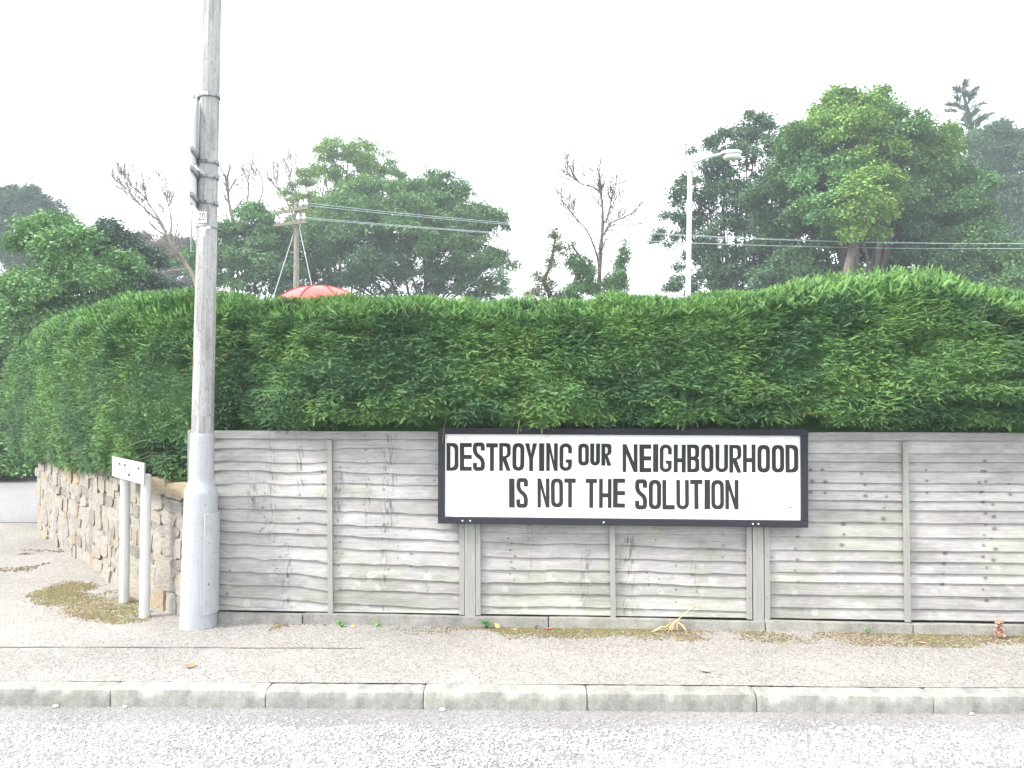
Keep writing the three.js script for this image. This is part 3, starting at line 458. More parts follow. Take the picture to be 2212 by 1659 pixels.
// street-name plate on two posts against the wall
{
  const g = thing('street_name_sign', 'white street name plate on two round posts before the stone wall, half overgrown', 'street sign', [-2.705, 0, -5.79]);
  const a = V(-2.545, 0, -5.6), b = V(-2.87, 0, -5.98), o = g.position.clone();
  const pm = mat(1.5, 1.44, 1.36, { map: paintTex, roughness: 0.55 });
  for (const [p, h] of [[a, 0.98], [b, 0.98]]) { const q = new THREE.CylinderGeometry(0.034, 0.035, h + 0.1, 24, 1); const m = part('post', q, pm, g); m.position.copy(p).sub(o).setY(h / 2 - 0.05); part('post_cap', new THREE.SphereGeometry(0.034, 16, 6, 0, 6.3, 0, 1.57).scale(1, 0.4, 1).translate(0, h / 2 + 0.05, 0), pm, m); m.rotation.z = p === a ? -0.008 : -0.004; }
  const dir = a.clone().sub(b).setY(0).normalize(), ang = -Math.atan2(dir.z, dir.x);
  const cv = document.createElement('canvas'); cv.width = 1024; cv.height = 192; const c = cv.getContext('2d'); c.fillStyle = '#f4f4f2'; c.fillRect(0, 0, 1024, 192); c.fillStyle = '#3a3d40';
  srand(251); for (let x = 150; x < 880;) { const w = rr(22, 32); c.fillStyle = '#1c1e20'; if (rnd() < 0.86) c.fillRect(x, 46, w * 0.8, 104); if (rnd() < 0.5) c.fillRect(x, 46 + 42 * (rnd() * 3 | 0), w * 2.2, 20); x += rr(52, 72); }
  const t = new THREE.CanvasTexture(cv); t.colorSpace = THREE.SRGBColorSpace;
  const pl = part('name_plate', bx(0.78, 0.145, 0.012), [0, 1, 2, 3, 4, 5].map(i => i === 4 ? mat(0.62, 0.62, 0.62, { map: t, roughness: 0.6 }) : mat(0.3, 0.3, 0.3)), g);
  pl.position.copy(a.clone().lerp(b, 0.5)).sub(o).add(V(-0.755, 0, 0.655).multiplyScalar(0.048)).setY(1.005); pl.rotation.y = ang;
}

// ---------------------------------------------------------------- cypress hedge (over the wall, then along the fence)
const leafMat = (o = {}) => new THREE.MeshPhysicalMaterial({ color: 0xffffff, roughness: 0.72, side: THREE.DoubleSide, ...o });
const sprayGeo = (() => {                                                  // flat feathery cypress spray, 1 long, along +y, lying in xy
  const pos = [], tri = (a, b, c) => pos.push(...a, ...b, ...c);
  const leaf = (x, y, z, dx, dy, dz, w) => { const l = Math.hypot(dx, dy), nx = -dy / l * w, ny = dx / l * w; tri([x, y, z], [x + dx * 0.45 - nx, y + dy * 0.45 - ny, z + dz * 0.5], [x + dx * 0.45 + nx, y + dy * 0.45 + ny, z + dz * 0.5]); tri([x + dx * 0.45 + nx, y + dy * 0.45 + ny, z + dz * 0.5], [x + dx * 0.45 - nx, y + dy * 0.45 - ny, z + dz * 0.5], [x + dx, y + dy, z + dz]); };
  srand(301);
  const bend = y => -0.16 * y * y;
  leaf(0, 0, 0, 0.02, 0.62, bend(0.6), 0.03); leaf(0.015, 0.5, bend(0.5), -0.03, 0.52, bend(1) - bend(0.5), 0.042);
  for (let k = 0; k < 4; k++) for (const s of [-1, 1]) { const y = 0.1 + k * 0.19 + (s > 0 ? 0.08 : 0), l = (0.42 - 0.25 * Math.abs(y - 0.3)) * rr(0.75, 1.2), ax = s * l * rr(0.3, 0.5), ay = l * rr(0.8, 1.0); leaf(0, y, bend(y), ax, ay, rr(-0.12, 0.04), 0.036); if (k < 2) leaf(ax * 0.4, y + ay * 0.35, bend(y), ax * 0.5, ay * 0.3, rr(-0.08, 0.08), 0.026); }
  const g = new THREE.BufferGeometry(); g.setAttribute('position', new THREE.Float32BufferAttribute(pos, 3)); g.setAttribute('uv', new THREE.Float32BufferAttribute(new Float32Array(pos.length / 3 * 2), 2)); g.scale(0.78, 1, 1); g.computeVertexNormals(); return g;
})();
{
  const curve = new THREE.CatmullRomCurve3([[-6.1, 9.95], [-5.5, 9.3], [-4.58, 8.18], [-3.7, 7.12], [-3.16, 6.48], [-2.78, 6.02], [-2.46, 5.68], [-2.12, 5.555], [-1.6, 5.53], [-0.5, 5.467], [1, 5.385], [2.5, 5.3], [3.6, 5.24], [4.9, 5.17]].map(([x, d]) => V(x, 0, -d)), false, 'centripetal');
  curve.arcLengthDivisions = 800; const L = curve.getLength();
  const topAt = x => { const t = [[-6.2, 2.26], [-5.6, 2.34], [-4.6, 2.38], [-3.6, 2.36], [-2.8, 2.3], [-2.2, 2.25], [-1.6, 2.2], [-0.6, 2.18], [0.6, 2.17], [1.2, 2.19], [1.7, 2.22], [2.2, 2.26], [2.55, 2.325], [2.85, 2.31], [3.15, 2.22], [3.5, 2.2], [5, 2.2]]; for (let i = 1; i < t.length; i++) if (x < t[i][0]) return lerp(t[i - 1][1], t[i][1], clamp((x - t[i - 1][0]) / (t[i][0] - t[i - 1][0]))); return 2.2; };
  const botAt = x => 0.025 * smooth(-3.35, -3.05, x) * smooth(-2.35, -2.6, x) + (x > -2.02 ? 1.315 : lerp(1.27, 0.9, smooth(-2.04, -2.22, x)) - 0.1 * smooth(-2.4, -5, x));
  const prof = [[-0.22, 0.03], [-0.02, 0.0], [0.12, 0.03], [0.19, 0.14], [0.23, 0.3], [0.235, 0.5], [0.21, 0.68], [0.13, 0.83], [0.0, 0.94], [-0.16, 1.0], [-0.45, 1.01], [-0.72, 0.97], [-0.86, 0.82], [-0.88, 0.5], [-0.86, 0.1]];
  const pc = new THREE.CatmullRomCurve3(prof.map(([o, h]) => V(o, h, 0)), false, 'centripetal');
  const surf = (u, v, inset = 0) => {
    const p = curve.getPointAt(clamp(u)), t = curve.getTangentAt(clamp(u)), n = V(-t.z, 0, t.x); if (n.z < 0 && n.x > 0) n.negate();
    const q = pc.getPoint(v), q2 = pc.getPoint(Math.min(1, v + 0.01)), q1 = pc.getPoint(Math.max(0, v - 0.01)); const yb = botAt(p.x), H = topAt(p.x) + 0.035 - yb;
    const dn = V(q2.x - q1.x, (q2.y - q1.y) * H, 0).normalize(); const no = -dn.y * -1, ny = -dn.x;        // outward = right of travel
    const N = n.clone().multiplyScalar(no).add(V(0, ny, 0));
    const P = p.clone().addScaledVector(n, (q.x + 0.08 * smooth(-1.5, -1.1, p.x) * smooth(-0.1, 0.12, q.x) - 0.2 * smooth(-3.0, -2.3, p.x) * smooth(-1.5, -1.95, p.x) * smooth(-0.5, 0.0, q.x)) * (1 - 0.2 * smooth(-3.4, -3.0, p.x) * smooth(-2.3, -2.6, p.x) * smooth(0.35, 0.1, q.y) * (q.x > 0))).setY(yb + q.y * H);
    const lump = 0.07 * (vn3(P.x * 2.2, P.y * 2.6, P.z * 2.2, 311) - 0.5) + 0.06 * (vn3(P.x * 6, P.y * 7, P.z * 6, 314) - 0.5);
    P.addScaledVector(N, lump - inset); return { P, N, T: t, v };
  };
  const uCorner = (() => { for (let i = 0; i < 1000; i++) if (curve.getPointAt(i / 1000).x > -2.2) return i / 1000; })();
  const hedges = [
    [thing('cypress_hedge', 'clipped green cypress hedge overhanging the low stone wall round the corner', 'hedge'), 0, uCorner],
    [thing('cypress_hedge', 'long clipped dark green cypress hedge rising behind and over the timber fence', 'hedge'), uCorner, 1]];
  const coreMat = mat(0.105, 0.225, 0.07, { roughness: 1 });
  const lm = leafMat({  });
  const pal = [[0.052, 0.125, 0.055], [0.072, 0.168, 0.062], [0.105, 0.225, 0.07], [0.15, 0.29, 0.08], [0.2, 0.36, 0.09]];
  hedges.forEach(([g, u0, u1], hi) => {
    srand(320 + hi);
    part('blocking_core', grid(Math.ceil((u1 - u0) * L * 9), 28, (u, v) => { const { P } = surf(lerp(u0, u1, u), v, 0.235 - 0.145 * smooth(0.44, 0.58, v)); return [P.x, P.y, P.z]; }), coreMat, g);  // opaque core added inside the hedge to stop sky light passing through
    if (hi === 1) part('stem_mass', grid(60, 3, (u, v) => { const p = curve.getPointAt(lerp(u0 + 0.01, 1, u)), t = curve.getTangentAt(lerp(u0 + 0.01, 1, u)), n = V(-t.z, 0, t.x); if (n.z < 0) n.negate(); const o = [-0.25, -0.25, -0.75, -0.75][Math.round(v * 3)], y = [1.4, -0.15, -0.15, 1.4][Math.round(v * 3)]; return [p.x + n.x * o, y, p.z + n.z * o]; }), coreMat, g);
    if (hi === 0) part('stem_mass', grid(60, 3, (u, v) => { const p = curve.getPointAt(lerp(0.03, u1, u)), t = curve.getTangentAt(lerp(0.03, u1, u)), n = V(-t.z, 0, t.x); if (n.x > 0) n.negate(); const o = [-0.4, -0.4, -0.8, -0.8][Math.round(v * 3)], y = [1.2, -0.15, -0.15, 1.2][Math.round(v * 3)]; return [p.x + n.x * o, y, p.z + n.z * o]; }), coreMat, g);
    const list = [], area = (u1 - u0) * L * 2.2;
    const N = Math.round(area * 15000);
    for (let i = 0; i < N; i++) {
      const u = lerp(u0, u1, rnd()), v = i % 4 ? rnd() * 0.74 : rr(0.42, 0.82); const { P, N: n, T } = surf(u, v);
      const hole = vn3(P.x * 8, P.y * 11, P.z * 8, 331), depth = (-0.15 * rnd() - 0.07 * smooth(0.44, 0.18, hole)) * (1 - 0.65 * smooth(0.44, 0.58, v));
      const dir = V(n.x, n.y > 0 ? n.y : n.y * 0.25, n.z).multiplyScalar(rr(0.1, 0.8)).addScaledVector(T, rr(-1.2, 1.2)).add(V(0, rr(-0.32, 0.36), 0)).normalize();
      const len = rr(0.026, 0.056) * (rnd() < 0.06 ? 1.7 : 1);
      P.addScaledVector(n, depth - len * 0.45);
      const fresh = vn3(P.x * 3.4, P.y * 4.4, P.z * 3.4, 335) * 0.75 + vn3(P.x * 13, P.y * 15, P.z * 13, 337) * 0.4 + rr(-0.12, 0.12) + 0.05 * hi * 0;
      let k = clamp((fresh - 0.28) / 0.62) * 4; const a = pal[Math.floor(Math.min(3.999, k))], b = pal[Math.min(4, Math.floor(k) + 1)], f = k % 1;
      let c = C(lerp(a[0], b[0], f), lerp(a[1], b[1], f), lerp(a[2], b[2], f));
      if (rnd() < 0.004) c = C(0.16, 0.1, 0.05);
      list.push({ p: P, q: lay(dir, n), s: len, c });
    }
    // loose upright shoots along the top
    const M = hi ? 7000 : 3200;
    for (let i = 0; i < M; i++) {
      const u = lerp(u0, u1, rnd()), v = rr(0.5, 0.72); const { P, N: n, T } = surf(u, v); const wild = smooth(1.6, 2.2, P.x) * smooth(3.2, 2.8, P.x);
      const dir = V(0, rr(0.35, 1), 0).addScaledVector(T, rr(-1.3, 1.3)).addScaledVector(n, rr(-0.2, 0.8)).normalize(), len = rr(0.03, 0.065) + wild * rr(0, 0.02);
      const k = rr(0.2, 1); P.y += wild * Math.pow(rnd(), 1.6) * 0.07; list.push({ p: P.addScaledVector(n, -0.03), q: orient(dir, rr(0, 6.28)), s: len, c: C(lerp(0.09, 0.19, k), lerp(0.2, 0.36, k), lerp(0.06, 0.09, k)) });  // young growth, its green raised further to paint the lit hedge top
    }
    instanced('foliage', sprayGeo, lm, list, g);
    // a few bare twigs poking out
    for (let i = 0; i < (hi ? 22 : 14); i++) { const u = lerp(u0, u1, rnd()), v = rr(0.12, 0.6), { P, N: n, T } = surf(u, v, 0.05); const d = n.clone().addScaledVector(T, rr(-0.8, 0.8)).add(V(0, rr(-0.3, 0.6), 0)).normalize(), l = rr(0.12, 0.24); const e = P.clone().addScaledVector(d, l); const mid = P.clone().lerp(e, 0.5).add(V(0, 0.02, 0)); part('twig', tube([P, mid, e], [0.0028, 0.002, 0.001], 4), mat(0.2, 0.17, 0.09), g); }
  });
}

// ---------------------------------------------------------------- trees
const clumpGeo = (() => {                                                  // a handful of broad leaves
  srand(401); const pos = [];
  for (let k = 0; k < 9; k++) {
    const c = V(gauss(), gauss() * 0.6, gauss()).multiplyScalar(0.55), d = V(rr(-1, 1), rr(-0.7, 0.3), rr(-1, 1)).normalize(), l = rr(0.32, 0.55), w = l * rr(0.3, 0.42);
    const s = d.clone().cross(V(rr(-0.4, 0.4), 1, rr(-0.4, 0.4))).normalize().multiplyScalar(w), n = s.clone().cross(d).normalize().multiplyScalar(w * 0.35);
    const b = c, t = c.clone().addScaledVector(d, l), m = c.clone().addScaledVector(d, l * 0.45).sub(n), A = m.clone().add(s).addScaledVector(n, 1.6), B = m.clone().sub(s).addScaledVector(n, 1.6);
    for (const [p, q, r] of [[b, A, m], [m, A, t], [b, m, B], [m, t, B]]) pos.push(...p.toArray(), ...q.toArray(), ...r.toArray());
  }
  const g = new THREE.BufferGeometry(); g.setAttribute('position', new THREE.Float32BufferAttribute(pos, 3)); g.setAttribute('uv', new THREE.Float32BufferAttribute(new Float32Array(pos.length / 3 * 2), 2)); g.computeVertexNormals(); return g;
})();
const barkTex = tex(256, 512, (x, y) => { const a = fbm(x / 12, y / 50, 411), f = vn(x / 3, y / 9, 412); const v = 0.7 + 0.6 * (a - 0.5) + 0.25 * (f - 0.5); return [v, v * 0.97, v * 0.9]; });
const bark = (r, g, b) => mat(r, g, b, { map: barkTex, bumpMap: barkTex, bumpScale: 0.02, roughness: 1 });
const treeLeaf = leafMat({ roughness: 0.8 });
const mix3 = (a, b, t) => C(lerp(a[0], b[0], t), lerp(a[1], b[1], t), lerp(a[2], b[2], t));
// blobs: [px, py, radius px, nearer m, density, tone]; tones index the palette
function foliage(list, d, blobs, pal, size, dens, flat = 0.55) {
  const k = d / 1740;
  for (const [px, py, rp, near = 0, de = 1, tone = 0] of blobs) {
    const c = at(px, py, d - near), r = rp * k * 1.12, nsub = Math.max(6, Math.round(r * r * 15 * Math.sqrt(de)));
    const per = Math.max(4, Math.round(2.6 * dens * de * 12.6 * r * r / nsub));
    for (let i = 0; i < nsub; i++) {
      const dir = V(gauss(), gauss() * 0.95 + 0.1, gauss()).normalize(), rad = r * Math.pow(rr(0.1, 1), 0.5); const sc = c.clone().addScaledVector(dir, rad); const sr = r * rr(0.16, 0.32) + 0.1; const tj = rr(-0.25, 0.25);
      const tilt = V(dir.x * 0.5, 0, dir.z * 0.5);
      for (let j = 0; j < per; j++) {
        const q = V(gauss(), gauss() * flat, gauss()).multiplyScalar(sr); q.y -= (q.x * tilt.x + q.z * tilt.z) * 0.6; const P = sc.clone().add(q); if (P.y < -0.1) continue;
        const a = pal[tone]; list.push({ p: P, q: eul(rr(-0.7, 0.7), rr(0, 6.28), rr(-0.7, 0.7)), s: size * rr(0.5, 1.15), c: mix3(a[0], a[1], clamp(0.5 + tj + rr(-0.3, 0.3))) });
      }
    }
  }
  return list;
}
function limb(pts, r0, r1) { const c = new THREE.CatmullRomCurve3(pts, false, 'centripetal').getPoints(10); return tube(c, c.map((_, i) => lerp(r0, r1, i / (c.length - 1))), 7); }
function leafyTree(name, label, d, base, blobs, pal, o = {}) {
  srand(o.seed ?? 500 + base | 0);
  const b = at(base, 850, d); b.y = -0.18;
  const g = thing(name, label, 'tree', [b.x, b.y, b.z], 0, o.group); const inv = b.clone().negate();
  const bm = bark(...(o.bark ?? [0.1, 0.085, 0.065]));
  const forkY = o.fork ?? 2.2, fork = b.clone().add(V(rr(-0.2, 0.2), forkY, 0));
  part('trunk', limb([b, b.clone().lerp(fork, 0.5).add(V(0.08, 0, 0)), fork], o.r ?? 0.28, (o.r ?? 0.28) * 0.72).translate(inv.x, inv.y, inv.z), bm, g);
  const limbs = []; for (const [px, py, rp, near = 0] of blobs) { if (rp < 25) continue; const c = at(px, py, d - near); const mid = fork.clone().lerp(c, 0.5).add(V(rr(-0.4, 0.4), rr(0, 0.5), rr(-0.3, 0.3))); limbs.push(limb([fork.clone().add(V(0, -0.2, 0)), mid, c], (o.r ?? 0.28) * 0.2, 0.015)); for (let i = 0; i < 4; i++) { const e = c.clone().add(V(gauss(), gauss() * 0.7, gauss()).multiplyScalar(rp * d / 1740 * 0.8)); limbs.push(limb([mid.clone().lerp(c, rr(0.2, 0.9)), mid.clone().lerp(e, 0.6), e], 0.035, 0.008)); } }
  for (const extra of o.extra ?? []) limbs.push(extra);
  part('limb', mergeGeometries(limbs.map(norm)).translate(inv.x, inv.y, inv.z), bm, g);
  const list = foliage([], d, blobs, pal, o.size ?? 0.26, o.dens ?? 26, o.flat); list.forEach(e => e.p.add(inv));
  instanced('crown', clumpGeo, treeLeaf, list, g);
  return g;
}
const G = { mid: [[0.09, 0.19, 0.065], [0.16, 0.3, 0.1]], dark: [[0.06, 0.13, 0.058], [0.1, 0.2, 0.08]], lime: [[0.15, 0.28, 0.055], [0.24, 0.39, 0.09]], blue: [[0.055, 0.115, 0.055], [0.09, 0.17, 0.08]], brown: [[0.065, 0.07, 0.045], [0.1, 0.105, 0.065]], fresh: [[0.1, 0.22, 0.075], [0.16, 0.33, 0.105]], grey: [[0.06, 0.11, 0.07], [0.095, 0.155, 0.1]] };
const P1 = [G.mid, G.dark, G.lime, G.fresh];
// centre-left trees
leafyTree('broadleaf_tree', 'lime green tree crown rising behind the wooden telegraph pole, tallest of its clump', 40, 740, [[750, 345, 52, 0, 0.8, 2], [700, 350, 36, 0, 0.7, 2], [800, 360, 42, 0, 0.7, 2], [845, 380, 30, 0, 0.8, 2], [655, 385, 30, 0, 0.6, 2], [720, 420, 60, 0, 0.5, 2], [790, 430, 60, 0, 0.5, 2], [650, 440, 45, 0, 0.8, 2], [690, 470, 60, 0, 1, 2]], P1, { seed: 501, dens: 22, fork: 4 });
leafyTree('broadleaf_tree', 'large spreading sycamore-like tree with dark limbs behind the red canopy', 33, 905, [[920, 415, 50], [860, 430, 50], [975, 430, 55], [800, 470, 75], [890, 490, 80, 1], [985, 500, 75], [1045, 490, 42], [1075, 475, 22, 0, 0.8], [720, 500, 70], [780, 560, 75, 1, 0.8, 1], [870, 560, 60, 0, 0.55], [960, 575, 60, 0, 0.5], [1030, 560, 55, 0, 0.6], [1075, 590, 42, 0, 0.8], [1020, 610, 50, 0, 0.8, 1], [930, 620, 50, 0, 0.6, 1], [700, 590, 70, 0, 0.9, 1], [660, 540, 60, 0, 0.9, 1], [810, 610, 60, 0, 0.8, 1]], P1, { seed: 502, dens: 22, r: 0.34, fork: 4.4 });
leafyTree('broadleaf_tree', 'rounded mid green tree standing between the painted column and the telegraph pole', 31, 540, [[545, 490, 52, 0, 1, 3], [500, 520, 50, 0, 1], [590, 520, 50, 0, 1], [540, 560, 60, 0, 1], [490, 580, 55, 0, 1], [600, 585, 55, 0, 1, 1], [440, 570, 36, 0, 1, 3], [410, 560, 26, 0, 1, 3]], P1, { seed: 503, dens: 30 });
// left trees
leafyTree('broadleaf_tree', 'bright green leafy tree across the side road, beyond the low stone wall', 15, 110, [[110, 560, 80, 0, 1, 3], [60, 600, 80, 0, 1, 3], [180, 580, 80, 0.6, 1, 3], [120, 660, 90, 0.8, 1, 3], [40, 700, 90, 0, 1, 0], [200, 670, 80, 0.5, 1, 0], [20, 800, 110, 0, 1, 0], [110, 770, 100, 0, 1, 0], [40, 920, 110, 0, 1, 3], [-60, 700, 100, 0, 1, 3], [-80, 850, 120, 0, 1, 0], [60, 990, 60, 0.6, 1.2, 3], [-20, 1000, 60, 0.5, 1.2, 3], [150, 900, 100, 0, 0.8, 0]], [[[0.09, 0.2, 0.075], [0.15, 0.29, 0.11]], G.dark, G.lime, [[0.12, 0.25, 0.085], [0.19, 0.35, 0.12]]], { seed: 504, size: 0.17, dens: 62, fork: 1.2, r: 0.16 });
leafyTree('broadleaf_tree', 'greyish green bushy tree leaning over the side hedge', 18, 270, [[255, 550, 60], [290, 600, 55], [230, 530, 50], [320, 620, 40], [260, 640, 60], [340, 650, 45]], [G.grey], { seed: 505, size: 0.18, dens: 48, fork: 1.5, r: 0.14 });
leafyTree('dark_tree', 'dark rounded tree standing far beyond the side road', 48, 60, [[60, 440, 42], [30, 450, 45], [95, 470, 42], [60, 500, 55], [120, 500, 30], [20, 520, 60], [-40, 470, 60], [140, 540, 40, 0, 0.8], [90, 560, 60]], [G.blue], { seed: 506, size: 0.4, dens: 15, fork: 4 });
leafyTree('dark_tree', 'dull brownish wood edge low behind the dead pale tree', 55, 350, [[300, 530, 32], [340, 545, 36], [385, 545, 34], [420, 560, 34], [360, 590, 45], [300, 590, 45], [260, 530, 24], [420, 610, 40], [230, 540, 36]], [G.brown], { seed: 507, size: 0.42, dens: 13, fork: 3 });
// right trees
leafyTree('dark_tree', 'open dark tree full of sky gaps behind the street lamp', 31, 1600, [[1640, 275, 45, 0, 0.45], [1570, 310, 50, 0, 0.4], [1660, 330, 60, 0, 0.6], [1520, 330, 30, 0, 0.5], [1600, 370, 65, 0, 0.55], [1500, 400, 45, 0, 0.5], [1680, 410, 65, 0, 0.6], [1560, 440, 65, 0, 0.5], [1470, 430, 30, 0, 0.5], [1455, 480, 30, 0, 0.5], [1430, 515, 20, 0, 0.7], [1500, 510, 50, 0, 0.55], [1630, 500, 70, 0, 0.6], [1560, 560, 60, 0, 0.6], [1640, 590, 75, 0, 1], [1470, 590, 36, 0, 0.5], [1530, 620, 50, 0, 0.8], [1710, 500, 60, 0, 0.7], [1720, 590, 70, 0, 1]], [G.dark], { seed: 508, size: 0.26, dens: 22, r: 0.34, fork: 3.6 });
{
  const d = 26, tr = limb([at(1818, 640, d - 2.4), at(1838, 560, d - 2.4), at(1852, 490, d - 2.2), at(1850, 440, d - 2)], 0.14, 0.1);
  leafyTree('beech_tree', 'tall domed bright green tree at the far end of the hedge, the largest crown', d, 1870, [[1835, 225, 45, 0.3, 1, 2], [1780, 255, 55, 0, 1, 2], [1890, 245, 55, 0, 1, 2], [1740, 310, 60, 0.5, 1, 0], [1830, 310, 75, 1, 1, 2], [1930, 310, 70, 0.6, 1, 0], [2000, 310, 60, 0, 1, 2], [2050, 340, 50, 0, 1, 2], [1790, 400, 65, 1, 1, 3], [1720, 370, 62, 0, 1, 0], [1700, 440, 70, -0.5, 1, 1], [1760, 330, 60, 0, 1, 3], [1900, 330, 60, 0.8, 1, 2], [1930, 430, 75, 0.2, 1, 0], [2090, 450, 60, 0.3, 1, 0], [1880, 590, 60, -2, 0.9, 1], [2000, 620, 70, -1, 1, 1], [1870, 390, 55, 1.6, 1, 2], [2030, 410, 60, 0.3, 1, 0], [1960, 390, 70, 0, 1, 0], [1850, 445, 62, 2.6, 1, 2], [1790, 460, 50, 2, 1, 3], [2080, 400, 45, 0, 1, 3], [1960, 480, 80, -0.6, 1, 1], [2060, 490, 65, 0.4, 1, 0], [2110, 520, 55, 0.6, 1, 0], [2010, 560, 80, 0, 1, 1], [2110, 590, 75, 0.5, 1, 0], [2170, 580, 60, 0, 1, 0], [1750, 520, 75, -0.5, 1, 1], [1880, 540, 60, -1.5, 0.5, 1], [1720, 600, 75, 0, 1, 1], [1800, 610, 50, -1, 0.8, 1], [1960, 620, 60, -1, 0.6, 1], [2060, 640, 70, 0, 1, 1], [2170, 660, 70, 0, 1, 1]], P1, { seed: 509, dens: 30, r: 0.4, fork: 3, extra: [tr], bark: [0.2, 0.18, 0.16] });  // dark lower and inner blobs paint crown shade, lime ones the lit dome
}
leafyTree('dark_tree', 'dense blue-green tree behind the domed bright tree', 42, 2170, [[2150, 300, 50], [2190, 330, 60], [2130, 370, 55], [2190, 420, 70], [2130, 460, 60], [2200, 520, 80], [2240, 420, 80], [2260, 600, 90], [2140, 560, 70]], [[[0.06, 0.13, 0.06], [0.1, 0.2, 0.09]]], { seed: 510, size: 0.36, dens: 16, fork: 5, r: 0.35 });
// conifer top
{
  srand(520); const d = 46, b = at(2100, 850, d); b.y = -0.18; const g = thing('conifer_tree', 'thin conifer top poking above the crowns at the far end of the hedge', 'tree', [b.x, b.y, b.z]); const inv = b.clone().negate();
  const top = at(2083, 182, d), foot = b.clone();
  part('trunk', tube([foot, at(2103, 400, d), at(2100, 250, d), at(2086, 200, d), top], [0.3, 0.22, 0.12, 0.06, 0.02], 7).translate(inv.x, inv.y, inv.z), bark(0.1, 0.08, 0.06), g);
  const list = [], limbs = [];
  for (let i = 0; i < 34; i++) { const t = i / 34, s = at(lerp(2084, 2104, t), lerp(186, 330, t), d), a = rr(0, 6.28), l = lerp(0.35, 1.25, Math.pow(t, 0.6)) * rr(0.7, 1.1), e = s.clone().add(V(Math.cos(a) * l, l * rr(0.15, 0.55), Math.sin(a) * l * 0.8)); limbs.push(tube([s, s.clone().lerp(e, 0.5).add(V(0, -0.08, 0)), e], [0.03, 0.02, 0.008], 4)); for (let j = 0; j < 26; j++) { const p = s.clone().lerp(e, rr(0.25, 1.05)); list.push({ p: p.add(inv), q: orient(V(Math.cos(a) + gauss(), rr(0.1, 0.9), Math.sin(a) + gauss()), rr(0, 6.28)), s: rr(0.35, 0.65), c: mix3([0.04, 0.09, 0.05], [0.07, 0.14, 0.07], rnd()) }); } }
  part('limb', mergeGeometries(limbs.map(norm)).translate(inv.x, inv.y, inv.z), bark(0.1, 0.08, 0.06), g); instanced('crown', sprayGeo, leafMat(), list, g);
}
// bare trees
function bareTree(label, d, stems, seedN, col, depth = 4, spread = 0.55, minR = 0.005) {
  srand(seedN); const b = at(stems[0][0][0], 850, d); b.y = -0.18; const g = thing('dead_tree', label, 'tree', [b.x, b.y, b.z]); const inv = b.clone().negate(); const m = bark(...col);
  const twigs = [];
  const grow = (p, dir, len, r, n) => {
    const pts = [p]; let q = p.clone(), dd = dir.clone(); const seg = 4; for (let i = 0; i < seg; i++) { dd.add(V(gauss(), gauss() * 0.6 + 0.08, gauss()).multiplyScalar(0.22)).normalize(); q = q.clone().addScaledVector(dd, len / seg); pts.push(q); }
    twigs.push(tube(pts, pts.map((_, i) => Math.max(minR, lerp(r, r * 0.55, i / seg))), n > 2 ? 6 : 4));
    if (n <= 0) return; const kids = n > 2 ? 3 : 2 + (rnd() < 0.5); for (let k = 0; k < kids; k++) { const at0 = pts[k === 0 ? seg : 1 + (rnd() * 3 | 0)]; const nd = dd.clone().add(V(gauss(), gauss() * 0.6 + 0.25, gauss() * 0.8).multiplyScalar(spread * 1.5)).normalize(); grow(at0.clone(), nd, len * rr(0.55, 0.8), r * rr(0.45, 0.62), n - 1); }
  };
  stems.forEach((s, i) => {
    const pts = s.map(([px, py, z = 0]) => at(px, py, d - z)); if (i === 0) pts.unshift(b.clone()); const r = i === 0 ? 0.075 * d / 22 : 0.028 * d / 22; const c = new THREE.CatmullRomCurve3(pts, false, 'centripetal').getPoints(16); const geo = tube(c, c.map((_, k) => lerp(r, r * 0.32, k / 16)), 7);
    if (i === 0) part('trunk', geo.translate(inv.x, inv.y, inv.z), m, g); else twigs.push(geo);
    const L = s.length; for (let k = 0; k < 11; k++) { const t = rr(0.35, 1), p = c[Math.round(t * 16)], dir = c[16].clone().sub(c[10]).normalize().add(V(gauss(), gauss() * 0.5, gauss()).multiplyScalar(spread * 1.3)).normalize(); grow(p.clone(), dir, rr(0.014, 0.025) * d, r * 0.32, depth - 2); }
  });
  part('branches', mergeGeometries(twigs.map(norm)).translate(inv.x, inv.y, inv.z), m, g); return g;
}
bareTree('bare dead tree with forked grey trunk standing between ivy covered stems', 22, [[[1293, 640], [1296, 580], [1300, 520], [1302, 450], [1297, 410]], [[1293, 560], [1270, 500], [1240, 465], [1222, 440]], [[1296, 570], [1303, 510], [1325, 478], [1350, 470]], [[1298, 415], [1280, 402], [1255, 395], [1242, 380]], [[1310, 480], [1316, 455], [1322, 430]]], 601, [0.22, 0.19, 0.17], 5, 0.6);
bareTree('pale dead tree reaching sideways beside the painted column', 24, [[[425, 620], [400, 570], [365, 520], [345, 480]], [[350, 485], [330, 455], [305, 420], [280, 400]], [[365, 520], [368, 470], [355, 420]], [[380, 540], [350, 560], [325, 548], [310, 530]], [[400, 580], [360, 585], [335, 590]], [[345, 480], [300, 440], [270, 405]]], 602, [0.34, 0.3, 0.25], 5, 0.6);
bareTree('leafless slender tree rising behind the column toward the lime green crown', 37, [[[500, 620], [505, 500], [492, 430], [490, 380]], [[505, 500], [530, 440], [535, 400], [520, 360]], [[515, 480], [560, 430], [565, 390], [545, 350]], [[640, 480], [615, 430], [598, 400], [590, 380]], [[645, 470], [635, 430], [625, 390], [628, 355]]], 603, [0.24, 0.21, 0.19], 5, 0.6);
